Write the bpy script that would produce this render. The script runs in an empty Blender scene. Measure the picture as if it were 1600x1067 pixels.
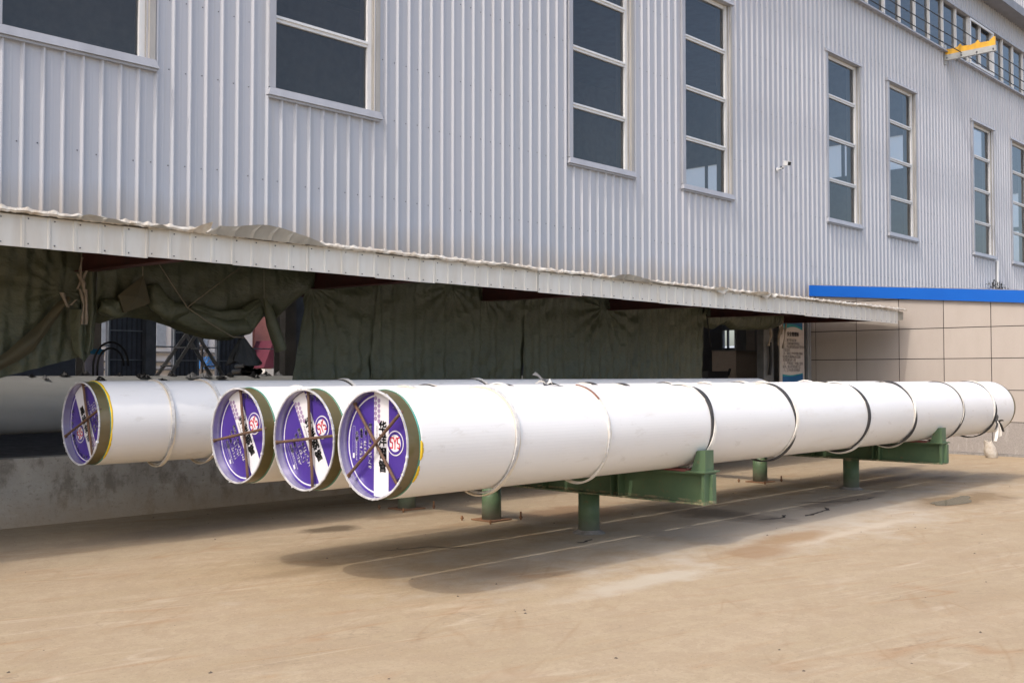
import bpy, math, random
from mathutils import Vector, Matrix, noise
R = math.radians
scene = bpy.context.scene
COL = scene.collection
random.seed(7)

# ------------------------------------------------------------------ camera
cam_d = bpy.data.cameras.new('camera')
cam = bpy.data.objects.new('camera', cam_d)
COL.objects.link(cam)
cam_d.sensor_width = 36.0
cam_d.lens = 1650.0 / 1600.0 * 36.0
cam_d.clip_start = 0.1
cam_d.clip_end = 2000
cam.location = (0, 0, 1.6)
cam.rotation_euler = (R(90) + math.atan(52.5 / 1650), 0, -R(46.8))
scene.camera = cam

# ------------------------------------------------------------------ world, sun, exposure
SUN_TRAVEL = Vector((0.80, 0.12, -1.0)).normalized()
world = bpy.data.worlds.new('World')
scene.world = world
world.use_nodes = True
wn = world.node_tree.nodes
wl = world.node_tree.links
wn.clear()
w_out = wn.new('ShaderNodeOutputWorld')
w_bg = wn.new('ShaderNodeBackground')
w_sky = wn.new('ShaderNodeTexSky')
w_sky.sky_type = 'NISHITA'
w_sky.sun_disc = False
w_sky.sun_elevation = math.asin(-SUN_TRAVEL.z)
w_sky.sun_rotation = math.atan2(-SUN_TRAVEL.x, -SUN_TRAVEL.y)
w_sky.air_density = 1.0
w_sky.dust_density = 4.0
w_sky.ozone_density = 1.0
w_bg.inputs['Strength'].default_value = 0.15
wl.new(w_sky.outputs[0], w_bg.inputs['Color'])
wl.new(w_bg.outputs[0], w_out.inputs['Surface'])
sun_d = bpy.data.lights.new('sun', 'SUN')
sun_d.energy = 0.72
sun_d.angle = R(0.7)
sun_d.color = (1.0, 0.94, 0.86)
sun = bpy.data.objects.new('sun', sun_d)
COL.objects.link(sun)
sun.rotation_euler = SUN_TRAVEL.to_track_quat('-Z', 'Y').to_euler()
sun.location = (-20, -5, 30)
vs = scene.view_settings
vs.view_transform = 'Standard'
vs.look = 'None'
vs.gamma = 1.0
vs.use_curve_mapping = False
vs.exposure = 1.12


# ------------------------------------------------------------------ mesh helpers
class MB:
    def __init__(self):
        self.v = []
        self.f = []

    def add(self, vs_, fs_):
        n = len(self.v)
        self.v += [tuple(p) for p in vs_]
        self.f += [tuple(i + n for i in f) for f in fs_]
        return self

    def quad(self, a, b, c, d):
        return self.add([a, b, c, d], [(0, 1, 2, 3)])

    def box(self, x0, x1, y0, y1, z0, z1):
        return self.hexa([(x0, y0, z0), (x1, y0, z0), (x1, y1, z0), (x0, y1, z0),
                          (x0, y0, z1), (x1, y0, z1), (x1, y1, z1), (x0, y1, z1)])

    def hexa(self, p):
        return self.add(p, [(3, 2, 1, 0), (4, 5, 6, 7), (0, 1, 5, 4), (1, 2, 6, 5), (2, 3, 7, 6), (3, 0, 4, 7)])

    def bar(self, a, b, w, h, up=(0, 0, 1)):
        a, b = Vector(a), Vector(b)
        d = (b - a).normalized()
        s = d.cross(Vector(up))
        if s.length < 1e-4:
            s = d.cross(Vector((0, 1, 0)))
        s.normalize()
        u = s.cross(d)
        s *= w / 2
        u *= h / 2
        return self.hexa([a - s - u, a + s - u, a + s + u, a - s + u, b - s - u, b + s - u, b + s + u, b - s + u])

    def tube(self, path, r, n=8, caps=True):
        path = [Vector(p) for p in path]
        rs = r if isinstance(r, (list, tuple)) else [r] * len(path)
        rings = []
        prev = None
        for i, p in enumerate(path):
            d = (path[min(i + 1, len(path) - 1)] - path[max(i - 1, 0)]).normalized()
            if prev is None:
                a = d.cross(Vector((0, 0, 1)))
                if a.length < .05:
                    a = d.cross(Vector((0, 1, 0)))
            else:
                a = prev - d * prev.dot(d)
            a.normalize()
            prev = a
            b = d.cross(a)
            rings.append([p + (a * math.cos(2 * math.pi * k / n) + b * math.sin(2 * math.pi * k / n)) * rs[i] for k in range(n)])
        vs_ = [q for ring in rings for q in ring]
        fs_ = []
        for i in range(len(path) - 1):
            for k in range(n):
                fs_.append((i * n + k, i * n + (k + 1) % n, (i + 1) * n + (k + 1) % n, (i + 1) * n + k))
        if caps:
            fs_.append(tuple(range(n - 1, -1, -1)))
            fs_.append(tuple((len(path) - 1) * n + k for k in range(n)))
        return self.add(vs_, fs_)

    def ribbon_ring(self, fn, n, closed=True):
        """fn(i/n) -> list of cross-section points; lofted round"""
        rows = [fn(i / n) for i in range(n if closed else n + 1)]
        m = len(rows[0])
        vs_ = [p for r_ in rows for p in r_]
        fs_ = []
        L = len(rows)
        for i in range(n):
            j = (i + 1) % L
            for k in range(m):
                fs_.append((i * m + k, i * m + (k + 1) % m, j * m + (k + 1) % m, j * m + k))
        return self.add(vs_, fs_)

    def grid(self, fn, nu, nv):
        vs_ = [fn(i / nu, j / nv) for j in range(nv + 1) for i in range(nu + 1)]
        fs_ = [(j * (nu + 1) + i, j * (nu + 1) + i + 1, (j + 1) * (nu + 1) + i + 1, (j + 1) * (nu + 1) + i)
               for j in range(nv) for i in range(nu)]
        return self.add(vs_, fs_)

    def prism_x(self, pts, x0, x1):
        """polygon in (y,z) extruded along x"""
        n = len(pts)
        vs_ = [(x0, y, z) for y, z in pts] + [(x1, y, z) for y, z in pts]
        fs_ = [tuple(range(n)), tuple(range(2 * n - 1, n - 1, -1))] + [(i, i + n, (i + 1) % n + n, (i + 1) % n) for i in range(n)]
        return self.add(vs_, fs_)

    def prism_y(self, pts, y0, y1):
        n = len(pts)
        vs_ = [(x, y0, z) for x, z in pts] + [(x, y1, z) for x, z in pts]
        fs_ = [tuple(range(n)), tuple(range(2 * n - 1, n - 1, -1))] + [(i, i + n, (i + 1) % n + n, (i + 1) % n) for i in range(n)]
        return self.add(vs_, fs_)

    def mesh(self, name, m, smooth=False, off=(0, 0, 0)):
        me = bpy.data.meshes.new(name)
        ox, oy, oz = off
        me.from_pydata([(x - ox, y - oy, z - oz) for x, y, z in self.v], [], self.f)
        me.materials.append(m)
        if smooth:
            me.polygons.foreach_set('use_smooth', [True] * len(me.polygons))
        me.update()
        return me

    def build(self, name, m, parent=None, smooth=False, **kw):
        off = wloc(parent) if parent else Vector((0, 0, 0))
        o = bpy.data.objects.new(name, self.mesh(name, m, smooth, off))
        COL.objects.link(o)
        if parent:
            o.parent = parent
        tag(o, **kw)
        return o


def wloc(o):
    p = Vector(o.location)
    while o.parent:
        o = o.parent
        p += Vector(o.location)
    return p


def tag(o, label=None, cat=None, group=None, kind=None):
    if label:
        o['label'] = label
    if cat:
        o['category'] = cat
    if group:
        o['group'] = group
    if kind:
        o['kind'] = kind
    return o


def thing(name, label, cat, loc=(0, 0, 0), group=None):
    o = bpy.data.objects.new(name, None)
    o.location = loc
    o.empty_display_size = 0.2
    COL.objects.link(o)
    return tag(o, label, cat, group)


def inst(name, mesh, loc, parent):
    o = bpy.data.objects.new(name, mesh)
    COL.objects.link(o)
    if parent:
        o.parent = parent
        o.location = Vector(loc) - wloc(parent)
    else:
        o.location = loc
    return o


def nz(x, y=0.0, z=0.0):
    return noise.noise(Vector((x, y, z)))


def lerp(a, b, t):
    return a + (b - a) * t


def curve(pts, x):
    if x <= pts[0][0]:
        return pts[0][1]
    for (a, b), (c, d) in zip(pts, pts[1:]):
        if x <= c:
            return lerp(b, d, (x - a) / (c - a))
    return pts[-1][1]


# ------------------------------------------------------------------ materials
class NT:
    def __init__(self, name):
        self.m = bpy.data.materials.new(name)
        self.m.use_nodes = True
        self.t = self.m.node_tree
        self.n = self.t.nodes
        self.b = self.n['Principled BSDF']
        self.pos = self.n.new('ShaderNodeNewGeometry').outputs['Position']

    def link(self, a, b):
        self.t.links.new(a, b)

    def mapping(self, scale=(1, 1, 1), rot=(0, 0, 0), loc=(0, 0, 0)):
        mp = self.n.new('ShaderNodeMapping')
        mp.inputs['Scale'].default_value = scale
        mp.inputs['Rotation'].default_value = rot
        mp.inputs['Location'].default_value = loc
        self.link(self.pos, mp.inputs['Vector'])
        return mp.outputs[0]

    def noise(self, vec, scale, detail=4, rough=.55, dist=0.0):
        t = self.n.new('ShaderNodeTexNoise')
        t.inputs['Scale'].default_value = scale
        t.inputs['Detail'].default_value = detail
        t.inputs['Roughness'].default_value = rough
        t.inputs['Distortion'].default_value = dist
        self.link(vec, t.inputs['Vector'])
        return t.outputs['Fac']

    def ramp(self, fac, a, b, c0=(0, 0, 0), c1=(1, 1, 1)):
        r_ = self.n.new('ShaderNodeValToRGB')
        r_.color_ramp.elements[0].position = a
        r_.color_ramp.elements[1].position = b
        r_.color_ramp.elements[0].color = (*c0, 1)
        r_.color_ramp.elements[1].color = (*c1, 1)
        self.link(fac, r_.inputs[0])
        return r_.outputs[0]

    def mix(self, fac, a, b):
        x = self.n.new('ShaderNodeMix')
        x.data_type = 'RGBA'
        for s, i in ((fac, 0), (a, 6), (b, 7)):
            if isinstance(s, (int, float)):
                x.inputs[i].default_value = s
            elif isinstance(s, tuple):
                x.inputs[i].default_value = (*s, 1) if len(s) == 3 else s
            else:
                self.link(s, x.inputs[i])
        return x.outputs[2]

    def math(self, op, a, b=None, clamp=False):
        x = self.n.new('ShaderNodeMath')
        x.operation = op
        x.use_clamp = clamp
        for s, i in ((a, 0), (b, 1)):
            if s is None:
                continue
            if isinstance(s, (int, float)):
                x.inputs[i].default_value = s
            else:
                self.link(s, x.inputs[i])
        return x.outputs[0]

    def sep(self, vec):
        s = self.n.new('ShaderNodeSeparateXYZ')
        self.link(vec, s.inputs[0])
        return s.outputs

    def bump(self, h, strength=.3, dist=.01):
        b = self.n.new('ShaderNodeBump')
        b.inputs['Strength'].default_value = strength
        b.inputs['Distance'].default_value = dist
        self.link(h, b.inputs['Height'])
        self.link(b.outputs[0], self.b.inputs['Normal'])

    def set(self, col=None, rough=None, metal=None, spec=None):
        for v, k in ((col, 'Base Color'), (rough, 'Roughness'), (metal, 'Metallic'), (spec, 'Specular IOR Level')):
            if v is None:
                continue
            if isinstance(v, tuple):
                self.b.inputs[k].default_value = (*v, 1)
            elif isinstance(v, (int, float)):
                self.b.inputs[k].default_value = v
            else:
                self.link(v, self.b.inputs[k])
        return self.m


def plain(name, c, rough=.6, metal=0.0, var=.12, scale=3.0, bump=0.0, bscale=40., spec=.4, c2=None, stretch=(1, 1, 1)):
    t = NT(name)
    c2 = c2 or tuple(x * (1 - var * 2.2) for x in c)
    n = t.noise(t.mapping(stretch), scale, 5, .6)
    t.set(t.mix(t.ramp(n, .35, .7), c, c2), rough, metal, spec)
    if bump:
        t.bump(t.noise(t.mapping(), bscale, 3), bump, .01)
    return t.m


M = {}
# corrugated cladding: lilac-grey paint, faint vertical streaks, rust-brown splash stain along the bottom edge
t = NT('cladding_paint')
z = t.sep(t.pos)[2]
st = t.ramp(t.noise(t.mapping((7, 7, .12)), 1.0, 4), .3, .75)
bl = t.ramp(t.noise(t.mapping((.5, .5, .25)), 1.0, 3), .3, .7)
base = t.mix(st, (.455, .462, .49), (.41, .432, .465))
base = t.mix(t.math('MULTIPLY', bl, .35), base, (.465, .45, .475))
oi = t.n.new('ShaderNodeObjectInfo').outputs['Random']
base = t.mix(t.math('MULTIPLY', oi, .35), base, (.375, .39, .42))
rs = t.math('MULTIPLY', t.ramp(t.noise(t.mapping((11, 11, .22)), 1.0, 5, .6), .56, .74), .35)
base = t.mix(rs, base, (.36, .345, .33))
low = t.math('ADD', z, t.math('MULTIPLY', t.noise(t.mapping((6, 6, .6)), 1.0, 5), -.55))
stain = t.ramp(low, .0, .62)  # placeholder range shifted below
mr = t.n.new('ShaderNodeMapRange')
mr.inputs[1].default_value = 2.98
mr.inputs[2].default_value = 3.5
mr.inputs[3].default_value = .75
mr.inputs[4].default_value = 0
t.link(low, mr.inputs[0])
base = t.mix(mr.outputs[0], base, (.36, .30, .235))
M['clad'] = t.set(base, .45, 0.0, .4)
t.bump(t.noise(t.mapping((1.2, 1.2, .5)), 1.5, 2), .15, .02)

M['trim'] = plain('flashing_grey', (.38, .385, .41), .45, var=.08, stretch=(1, 1, .3))
M['trim_d'] = plain('gutter_grey', (.22, .22, .235), .5, var=.08)
M['trim_b'] = plain('flashing_beige', (.40, .38, .35), .5, var=.12, stretch=(2, 2, .3), scale=4)
M['white_frame'] = plain('white_window_frame', (.68, .68, .67), .4, var=.04)
M['screw'] = plain('dark_screw', (.09, .09, .10), .5)
M['fascia'] = plain('canopy_white_sheet', (.60, .58, .525), .5, var=.06, scale=2.5, c2=(.53, .49, .42), stretch=(3, 1, .6))
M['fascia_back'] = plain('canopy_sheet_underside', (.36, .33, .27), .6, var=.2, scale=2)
M['lip'] = plain('crumpled_white_sheet_edge', (.62, .59, .52), .5, c2=(.40, .33, .25), scale=9)
M['redsteel'] = plain('dark_red_primer', (.085, .028, .024), .6, c2=(.05, .022, .02), scale=4)
M['darksteel'] = plain('dark_grey_steel', (.10, .10, .105), .6)
M['col'] = plain('grey_column_paint', (.20, .20, .20), .6, var=.15)
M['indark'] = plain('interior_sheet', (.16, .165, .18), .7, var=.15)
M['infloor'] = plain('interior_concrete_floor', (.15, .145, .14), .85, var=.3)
M['cable'] = plain('black_cable', (.02, .02, .022), .5)
M['yellow'] = plain('yellow_paint', (.75, .42, .04), .5, c2=(.55, .30, .05), scale=6)
M['bracketgrey'] = plain('galvanised_bracket', (.42, .43, .42), .5)
M['black'] = plain('black_plastic', (.012, .012, .013), .45)
M['cctv'] = plain('white_plastic', (.75, .75, .74), .35, var=.03)
M['blue'] = plain('blue_fascia_paint', (.004, .105, .47), .4, var=.06, scale=1.0, c2=(.004, .090, .42))
M['joint'] = plain('dark_tile_joint', (.035, .03, .03), .9)
t = NT('beige_tile')
oi = t.n.new('ShaderNodeObjectInfo').outputs['Random']
c = t.mix(oi, (.385, .342, .308), (.445, .395, .352))
c = t.mix(t.math('MULTIPLY', t.ramp(t.noise(t.mapping((1, 1.5, .6)), 3, 6), .4, .75), .4), c, (.36, .31, .27))
c = t.mix(t.math('MULTIPLY', t.ramp(t.noise(t.mapping(), 90, 2), .45, .65), .25), c, (.51, .45, .395))
M['tile'] = t.set(c, .45, 0, .4)
t = NT('granite_plinth')
c = t.mix(t.ramp(t.noise(t.mapping(), 60, 4), .35, .65), (.25, .225, .205), (.33, .30, .275))
c = t.mix(t.math('MULTIPLY', t.ramp(t.noise(t.mapping((1, 2, .5)), 4, 6, .7), .55, .7), .45), c, (.52, .49, .45))
M['plinth'] = t.set(c, .55)
t = NT('low_wall_concrete')
c = t.mix(t.ramp(t.noise(t.mapping(), 1.6, 7, .65), .3, .7), (.42, .395, .345), (.30, .275, .235))
c = t.mix(t.math('MULTIPLY', t.ramp(t.noise(t.mapping((1, 1, .5)), 4, 7, .7), .52, .64), .75), c, (.17, .15, .12))
c = t.mix(t.math('MULTIPLY', t.ramp(t.noise(t.mapping((1, 1, 1.6)), 17, 5, .7), .56, .66), .55), c, (.13, .115, .095))
c = t.mix(t.math('MULTIPLY', t.ramp(t.noise(t.mapping((.6, 1, 2.2)), 6, 6, .7), .58, .70), .5), c, (.50, .47, .42))
zz = t.sep(t.pos)[2]
zz = t.math('ADD', zz, t.math('MULTIPLY', t.noise(t.mapping(), 3.5, 4), -.25))
mr = t.n.new('ShaderNodeMapRange')
mr.inputs[1].default_value = -.12
mr.inputs[2].default_value = .28
mr.inputs[3].default_value = .7
mr.inputs[4].default_value = 0
t.link(zz, mr.inputs[0])
c = t.mix(mr.outputs[0], c, (.36, .27, .18))
M['lowwall'] = t.set(c, .9, 0, .2)
t.bump(t.noise(t.mapping(), 12, 6, .65), .5, .02)

# coated pipe
t = NT('white_pipe_coating')
n1 = t.noise(t.mapping((.25, 1.5, 1.5)), 1.4, 5)
c = t.mix(t.ramp(n1, .35, .7), (.79, .775, .75), (.745, .725, .69))
c = t.mix(t.math('MULTIPLY', t.ramp(t.noise(t.mapping((.5, 2, 2)), 2.3, 6, .65), .56, .70), .30), c, (.60, .54, .45))
sc = t.noise(t.mapping((2.2, 7, 7)), 1.6, 6, .7, .4)
c = t.mix(t.math('MULTIPLY', t.ramp(sc, .60, .66), .28), c, (.52, .48, .42))
M['coat'] = t.set(c, .40, 0, .42)
t.bump(t.noise(t.mapping((.3, 1, 1)), 2.0, 2), .08, .03)
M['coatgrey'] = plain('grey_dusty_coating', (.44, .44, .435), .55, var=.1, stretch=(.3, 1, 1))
t = NT('olive_bare_steel')
n1 = t.noise(t.mapping((.6, 2.2, 2.2)), 2.2, 4)
c = t.mix(t.ramp(n1, .3, .7), (.15, .115, .045), (.10, .088, .028))
c = t.mix(t.math('MULTIPLY', t.ramp(t.noise(t.mapping((1, 1, 1)), 3.2, 3), .5, .62), .5), c, (.20, .155, .10))
M['bare'] = t.set(c, .34, .25, .5)
M['teal'] = plain('teal_seal_ring', (.05, .26, .22), .5, c2=(.10, .12, .03), scale=5)
M['foam'] = plain('yellow_sealant', (.80, .52, .02), .5)
M['rim'] = plain('white_rim_film', (.62, .62, .64), .4, c2=(.30, .29, .28), scale=10)
M['inner'] = plain('steel_painted_reflection', (.40, .38, .50), .22, metal=.5, c2=(.26, .24, .38), scale=3)  # purple cap reflection is painted into the steel colour
M['rust'] = plain('rusty_rod', (.095, .062, .045), .8, c2=(.15, .078, .045), scale=9, bump=.5, bscale=60)
M['purple'] = plain('purple_print', (.060, .030, .235), .30, c2=(.070, .038, .26), scale=2, spec=.5)
M['prwhite'] = plain('white_print', (.70, .69, .72), .32, var=.03)
M['prred'] = plain('red_print', (.62, .02, .05), .35, var=.04)
M['prblack'] = plain('black_print', (.02, .02, .025), .4)
M['mauve'] = plain('mauve_print', (.36, .26, .42), .35)
M['prgrey'] = plain('lavender_print', (.42, .38, .60), .35)
M['strap_k'] = plain('black_strap', (.03, .03, .032), .7, c2=(.07, .065, .06), scale=8)
M['strap_w'] = plain('white_strap', (.74, .72, .68), .75, c2=(.55, .50, .42), scale=7)
M['strap_c'] = plain('cream_strap', (.68, .63, .54), .75, c2=(.58, .47, .33), scale=5)
M['strap_g'] = plain('grey_lace', (.40, .40, .41), .8, c2=(.62, .60, .56), scale=26)
M['strap_r'] = plain('brick_red_strap', (.22, .095, .065), .75, c2=(.16, .07, .05))
# green supports
t = NT('green_steel_paint')
c = t.mix(t.ramp(t.noise(t.mapping(), 5, 5), .35, .7), (.076, .128, .068), (.098, .152, .080))
c = t.mix(t.math('MULTIPLY', t.ramp(t.noise(t.mapping(), 14, 6, .7), .60, .68), .7), c, (.17, .12, .065))
zz = t.math('ADD', t.sep(t.pos)[2], t.math('MULTIPLY', t.noise(t.mapping(), 9, 5), -.16))
mr = t.n.new('ShaderNodeMapRange')
mr.inputs[1].default_value = -.06
mr.inputs[2].default_value = .14
mr.inputs[3].default_value = .85
mr.inputs[4].default_value = 0
t.link(zz, mr.inputs[0])
c = t.mix(mr.outputs[0], c, (.20, .205, .17))
zf = t.sep(t.pos)[2]
fl = t.math('MULTIPLY', t.math('GREATER_THAN', zf, .40), t.math('LESS_THAN', zf, .442))
fl = t.math('MULTIPLY', fl, t.ramp(t.noise(t.mapping(), 11, 5, .7), .42, .58))
c = t.mix(t.math('MULTIPLY', fl, .75), c, (.30, .24, .15))
M['green'] = t.set(c, .5, 0, .4)
M['rustplate'] = plain('rusty_plate', (.24, .125, .06), .85, c2=(.15, .08, .05), scale=8)
M['cement'] = plain('cement_grout', (.30, .28, .26), .9, var=.2, scale=12)
M['redpad'] = plain('red_wood_pad', (.30, .075, .07), .7, c2=(.20, .10, .08), scale=10)
# tarps
t = NT('olive_quilted_tarp')
c = t.mix(t.ramp(t.noise(t.mapping((1, 1, .6)), 1.4, 5), .3, .7), (.072, .080, .047), (.10, .108, .066))
c = t.mix(t.math('MULTIPLY', t.ramp(t.noise(t.mapping(), 6, 4), .5, .7), .4), c, (.046, .052, .036))
M['tarp'] = t.set(c, .48, 0, .5)
w = t.n.new('ShaderNodeTexWave')
w.bands_direction = 'X'
w.inputs['Scale'].default_value = 2.6
w.inputs['Distortion'].default_value = 1.2
t.link(t.pos, w.inputs['Vector'])
h1 = t.math('ADD', t.noise(t.mapping((5, 5, 9)), 2.0, 4, .6), t.math('MULTIPLY', w.outputs[0], .25))
t.bump(h1, .6, .03)
M['tarp_in'] = plain('brown_tarp_lining', (.105, .088, .050), .75, c2=(.08, .072, .045), scale=3, bump=.2, bscale=20)
M['tie'] = plain('pale_cloth_strip', (.34, .28, .22), .8, var=.15, scale=12)
M['rope'] = plain('jute_rope', (.22, .19, .14), .85, scale=40)
M['bag'] = plain('black_rag', (.035, .036, .038), .6, bump=.4, bscale=25)
M['film'] = plain('black_torn_film', (.02, .02, .022), .4)
M['film_g'] = plain('grey_torn_film', (.24, .24, .25), .5)
M['alu'] = plain('aluminium', (.45, .46, .47), .4, metal=.4)
M['poster'] = plain('poster_paper', (.62, .56, .52), .5, var=.05)
M['pblue'] = plain('poster_blue', (.02, .14, .34), .45)
M['pteal'] = plain('poster_teal', (.03, .33, .36), .45)
M['ptext'] = plain('poster_text', (.10, .085, .085), .6)
M['board'] = plain('lavender_board', (.32, .31, .40), .6)
M['boardblue'] = plain('board_blue', (.02, .16, .34), .6)
M['cabinet'] = plain('beige_cabinet', (.44, .37, .31), .55, var=.06)
M['panelgrey'] = plain('grey_brown_panel', (.26, .235, .21), .6)
M['farwhite'] = plain('far_white_wall', (.70, .69, .67), .7, var=.05)
M['salmon'] = plain('salmon_plaster', (.62, .25, .19), .7, var=.08)
M['maroon'] = plain('maroon_sheet', (.11, .018, .035), .6)
M['farblue'] = plain('far_blue_sheet', (.04, .18, .50), .5)
M['shed'] = plain('blue_grey_siding', (.36, .41, .47), .6)
M['sack'] = plain('dusty_white_sack', (.50, .46, .40), .85, c2=(.34, .29, .23), scale=10, bump=.4, bscale=30)
M['leaf'] = plain('dark_dry_leaf', (.035, .04, .025), .8)
M['twig'] = plain('bare_twig', (.10, .085, .075), .8)
# glass: thin pane, fresnel reflection over a dim bluish transmission
t = NT('window_glass')
t.n.remove(t.b)
tr = t.n.new('ShaderNodeBsdfTransparent')
tr.inputs[0].default_value = (.68, .70, .71, 1)
gl = t.n.new('ShaderNodeBsdfGlossy')
gl.inputs['Roughness'].default_value = .015
gl.inputs['Color'].default_value = (1, 1, 1, 1)
fr = t.n.new('ShaderNodeFresnel')
fr.inputs[0].default_value = 1.5
df = t.n.new('ShaderNodeBsdfDiffuse')
df.inputs[0].default_value = (.55, .55, .54, 1)
m0 = t.n.new('ShaderNodeMixShader')
t.link(t.math('ADD', t.math('MULTIPLY', t.ramp(t.noise(t.mapping((1, 1, .5)), 1.7, 6, .65), .3, .8), .018), .032), m0.inputs[0])
t.link(tr.outputs[0], m0.inputs[1])
t.link(df.outputs[0], m0.inputs[2])
mx = t.n.new('ShaderNodeMixShader')
t.link(fr.outputs[0], mx.inputs[0])
t.link(m0.outputs[0], mx.inputs[1])
t.link(gl.outputs[0], mx.inputs[2])
t.link(mx.outputs[0], t.n['Material Output'].inputs['Surface'])
bp = t.n.new('ShaderNodeBump')
bp.inputs['Strength'].default_value = .04
bp.inputs['Distance'].default_value = .05
t.link(t.noise(t.mapping((1, 1, 1)), .9, 2), bp.inputs['Height'])
t.link(bp.outputs[0], gl.inputs['Normal'])
M['glass'] = t.m
t = NT('sky_whitening_sheet')  # invented diffusing sheet that turns the blue sky pale
t.n.remove(t.b)
tl = t.n.new('ShaderNodeBsdfTranslucent')
tl.inputs[0].default_value = (.86, .88, .90, 1)
tp = t.n.new('ShaderNodeBsdfTransparent')
mx = t.n.new('ShaderNodeMixShader')
mx.inputs[0].default_value = .25
t.link(tl.outputs[0], mx.inputs[1])
t.link(tp.outputs[0], mx.inputs[2])
t.link(mx.outputs[0], t.n['Material Output'].inputs['Surface'])
M['sky_whitener'] = t.m
t = NT('puddle_water')
t.set((.026, .030, .010), .10, 0, .05)
M['water'] = t.m

# ground: dusty tan concrete with drag streaks, pale worn patches, damp brown stains, pipe shadow painted paler
t = NT('dusty_concrete_ground')
p2 = t.mapping((1, 1, 1), (0, 0, R(14)))
mpn = t.n.new('ShaderNodeMapping')
mpn.inputs['Scale'].default_value = (.32, 2.0, 1)
t.link(p2, mpn.inputs['Vector'])
streak = t.noise(mpn.outputs[0], 1.5, 7, .62, .6)
big = t.noise(t.pos, .22, 4, .5, .4)
mid = t.noise(t.pos, .9, 6, .6, .8)
fine = t.noise(t.pos, 22, 6, .75)
mott = t.noise(t.pos, 4.5, 8, .72, .3)
c = t.mix(t.ramp(big, .3, .7), (.332, .256, .160), (.362, .286, .186))
c = t.mix(t.math('MULTIPLY', t.ramp(streak, .40, .72), .55), c, (.43, .34, .235))
c = t.mix(t.math('MULTIPLY', t.ramp(mid, .52, .74), .5), c, (.28, .195, .115))
c = t.mix(t.math('MULTIPLY', t.ramp(t.noise(mpn.outputs[0], 3.1, 5, .6, .5), .60, .72), .55), c, (.34, .215, .115))
c = t.mix(t.math('MULTIPLY', t.ramp(mott, .42, .68), .35), c, (.40, .32, .225))
c = t.mix(t.math('MULTIPLY', t.ramp(mott, .50, .30), .30), c, (.275, .20, .125))
c = t.mix(t.math('MULTIPLY', t.ramp(fine, .45, .7), .40), c, (.27, .205, .135))
c = t.mix(t.math('MULTIPLY', t.ramp(t.noise(t.pos, 55, 3, .65), .60, .68), .55), c, (.17, .13, .09))
c = t.mix(t.math('MULTIPLY', t.ramp(t.noise(t.pos, 38, 4, .7), .58, .68), .40), c, (.47, .39, .29))
def scrape(scale, rot, sx, sy, wid, k, col, det=2):
    global c
    m0 = t.mapping((1, 1, 1), (0, 0, R(rot)))
    m1 = t.n.new('ShaderNodeMapping')
    m1.inputs['Scale'].default_value = (sx, sy, 1)
    t.link(m0, m1.inputs['Vector'])
    n_ = t.noise(m1.outputs[0], scale, det, .5, .5)
    d_ = t.math('ABSOLUTE', t.math('SUBTRACT', n_, .5))
    m_ = t.ramp(d_, 0, wid, (1, 1, 1), (0, 0, 0))
    m_ = t.math('MULTIPLY', m_, t.ramp(t.noise(t.pos, 1.1, 5, .6), .42, .62))
    c = t.mix(t.math('MULTIPLY', m_, k), c, col)


scrape(.9, 20, .22, 1.6, .022, .55, (.29, .17, .085))
scrape(1.3, 12, .18, 1.8, .018, .5, (.46, .38, .28))
scrape(1.1, -32, .25, 1.3, .014, .45, (.27, .18, .10))
scrape(2.6, 35, .5, 1.2, .010, .45, (.20, .145, .095), 4)
xs, ys, zs = t.sep(t.pos)
wob = t.noise(t.pos, 1.8, 5, .65)
wob2 = t.math('MULTIPLY', t.math('SUBTRACT', wob, .5), 1.9)


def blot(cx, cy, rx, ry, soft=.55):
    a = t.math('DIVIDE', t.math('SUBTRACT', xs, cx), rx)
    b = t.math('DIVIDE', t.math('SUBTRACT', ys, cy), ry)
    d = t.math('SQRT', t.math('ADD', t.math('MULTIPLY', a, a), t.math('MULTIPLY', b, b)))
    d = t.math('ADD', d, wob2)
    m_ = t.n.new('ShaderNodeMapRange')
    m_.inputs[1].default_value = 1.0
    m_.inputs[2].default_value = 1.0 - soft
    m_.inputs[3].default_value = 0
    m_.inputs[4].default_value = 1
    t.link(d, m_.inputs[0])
    return m_.outputs[0]


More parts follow.
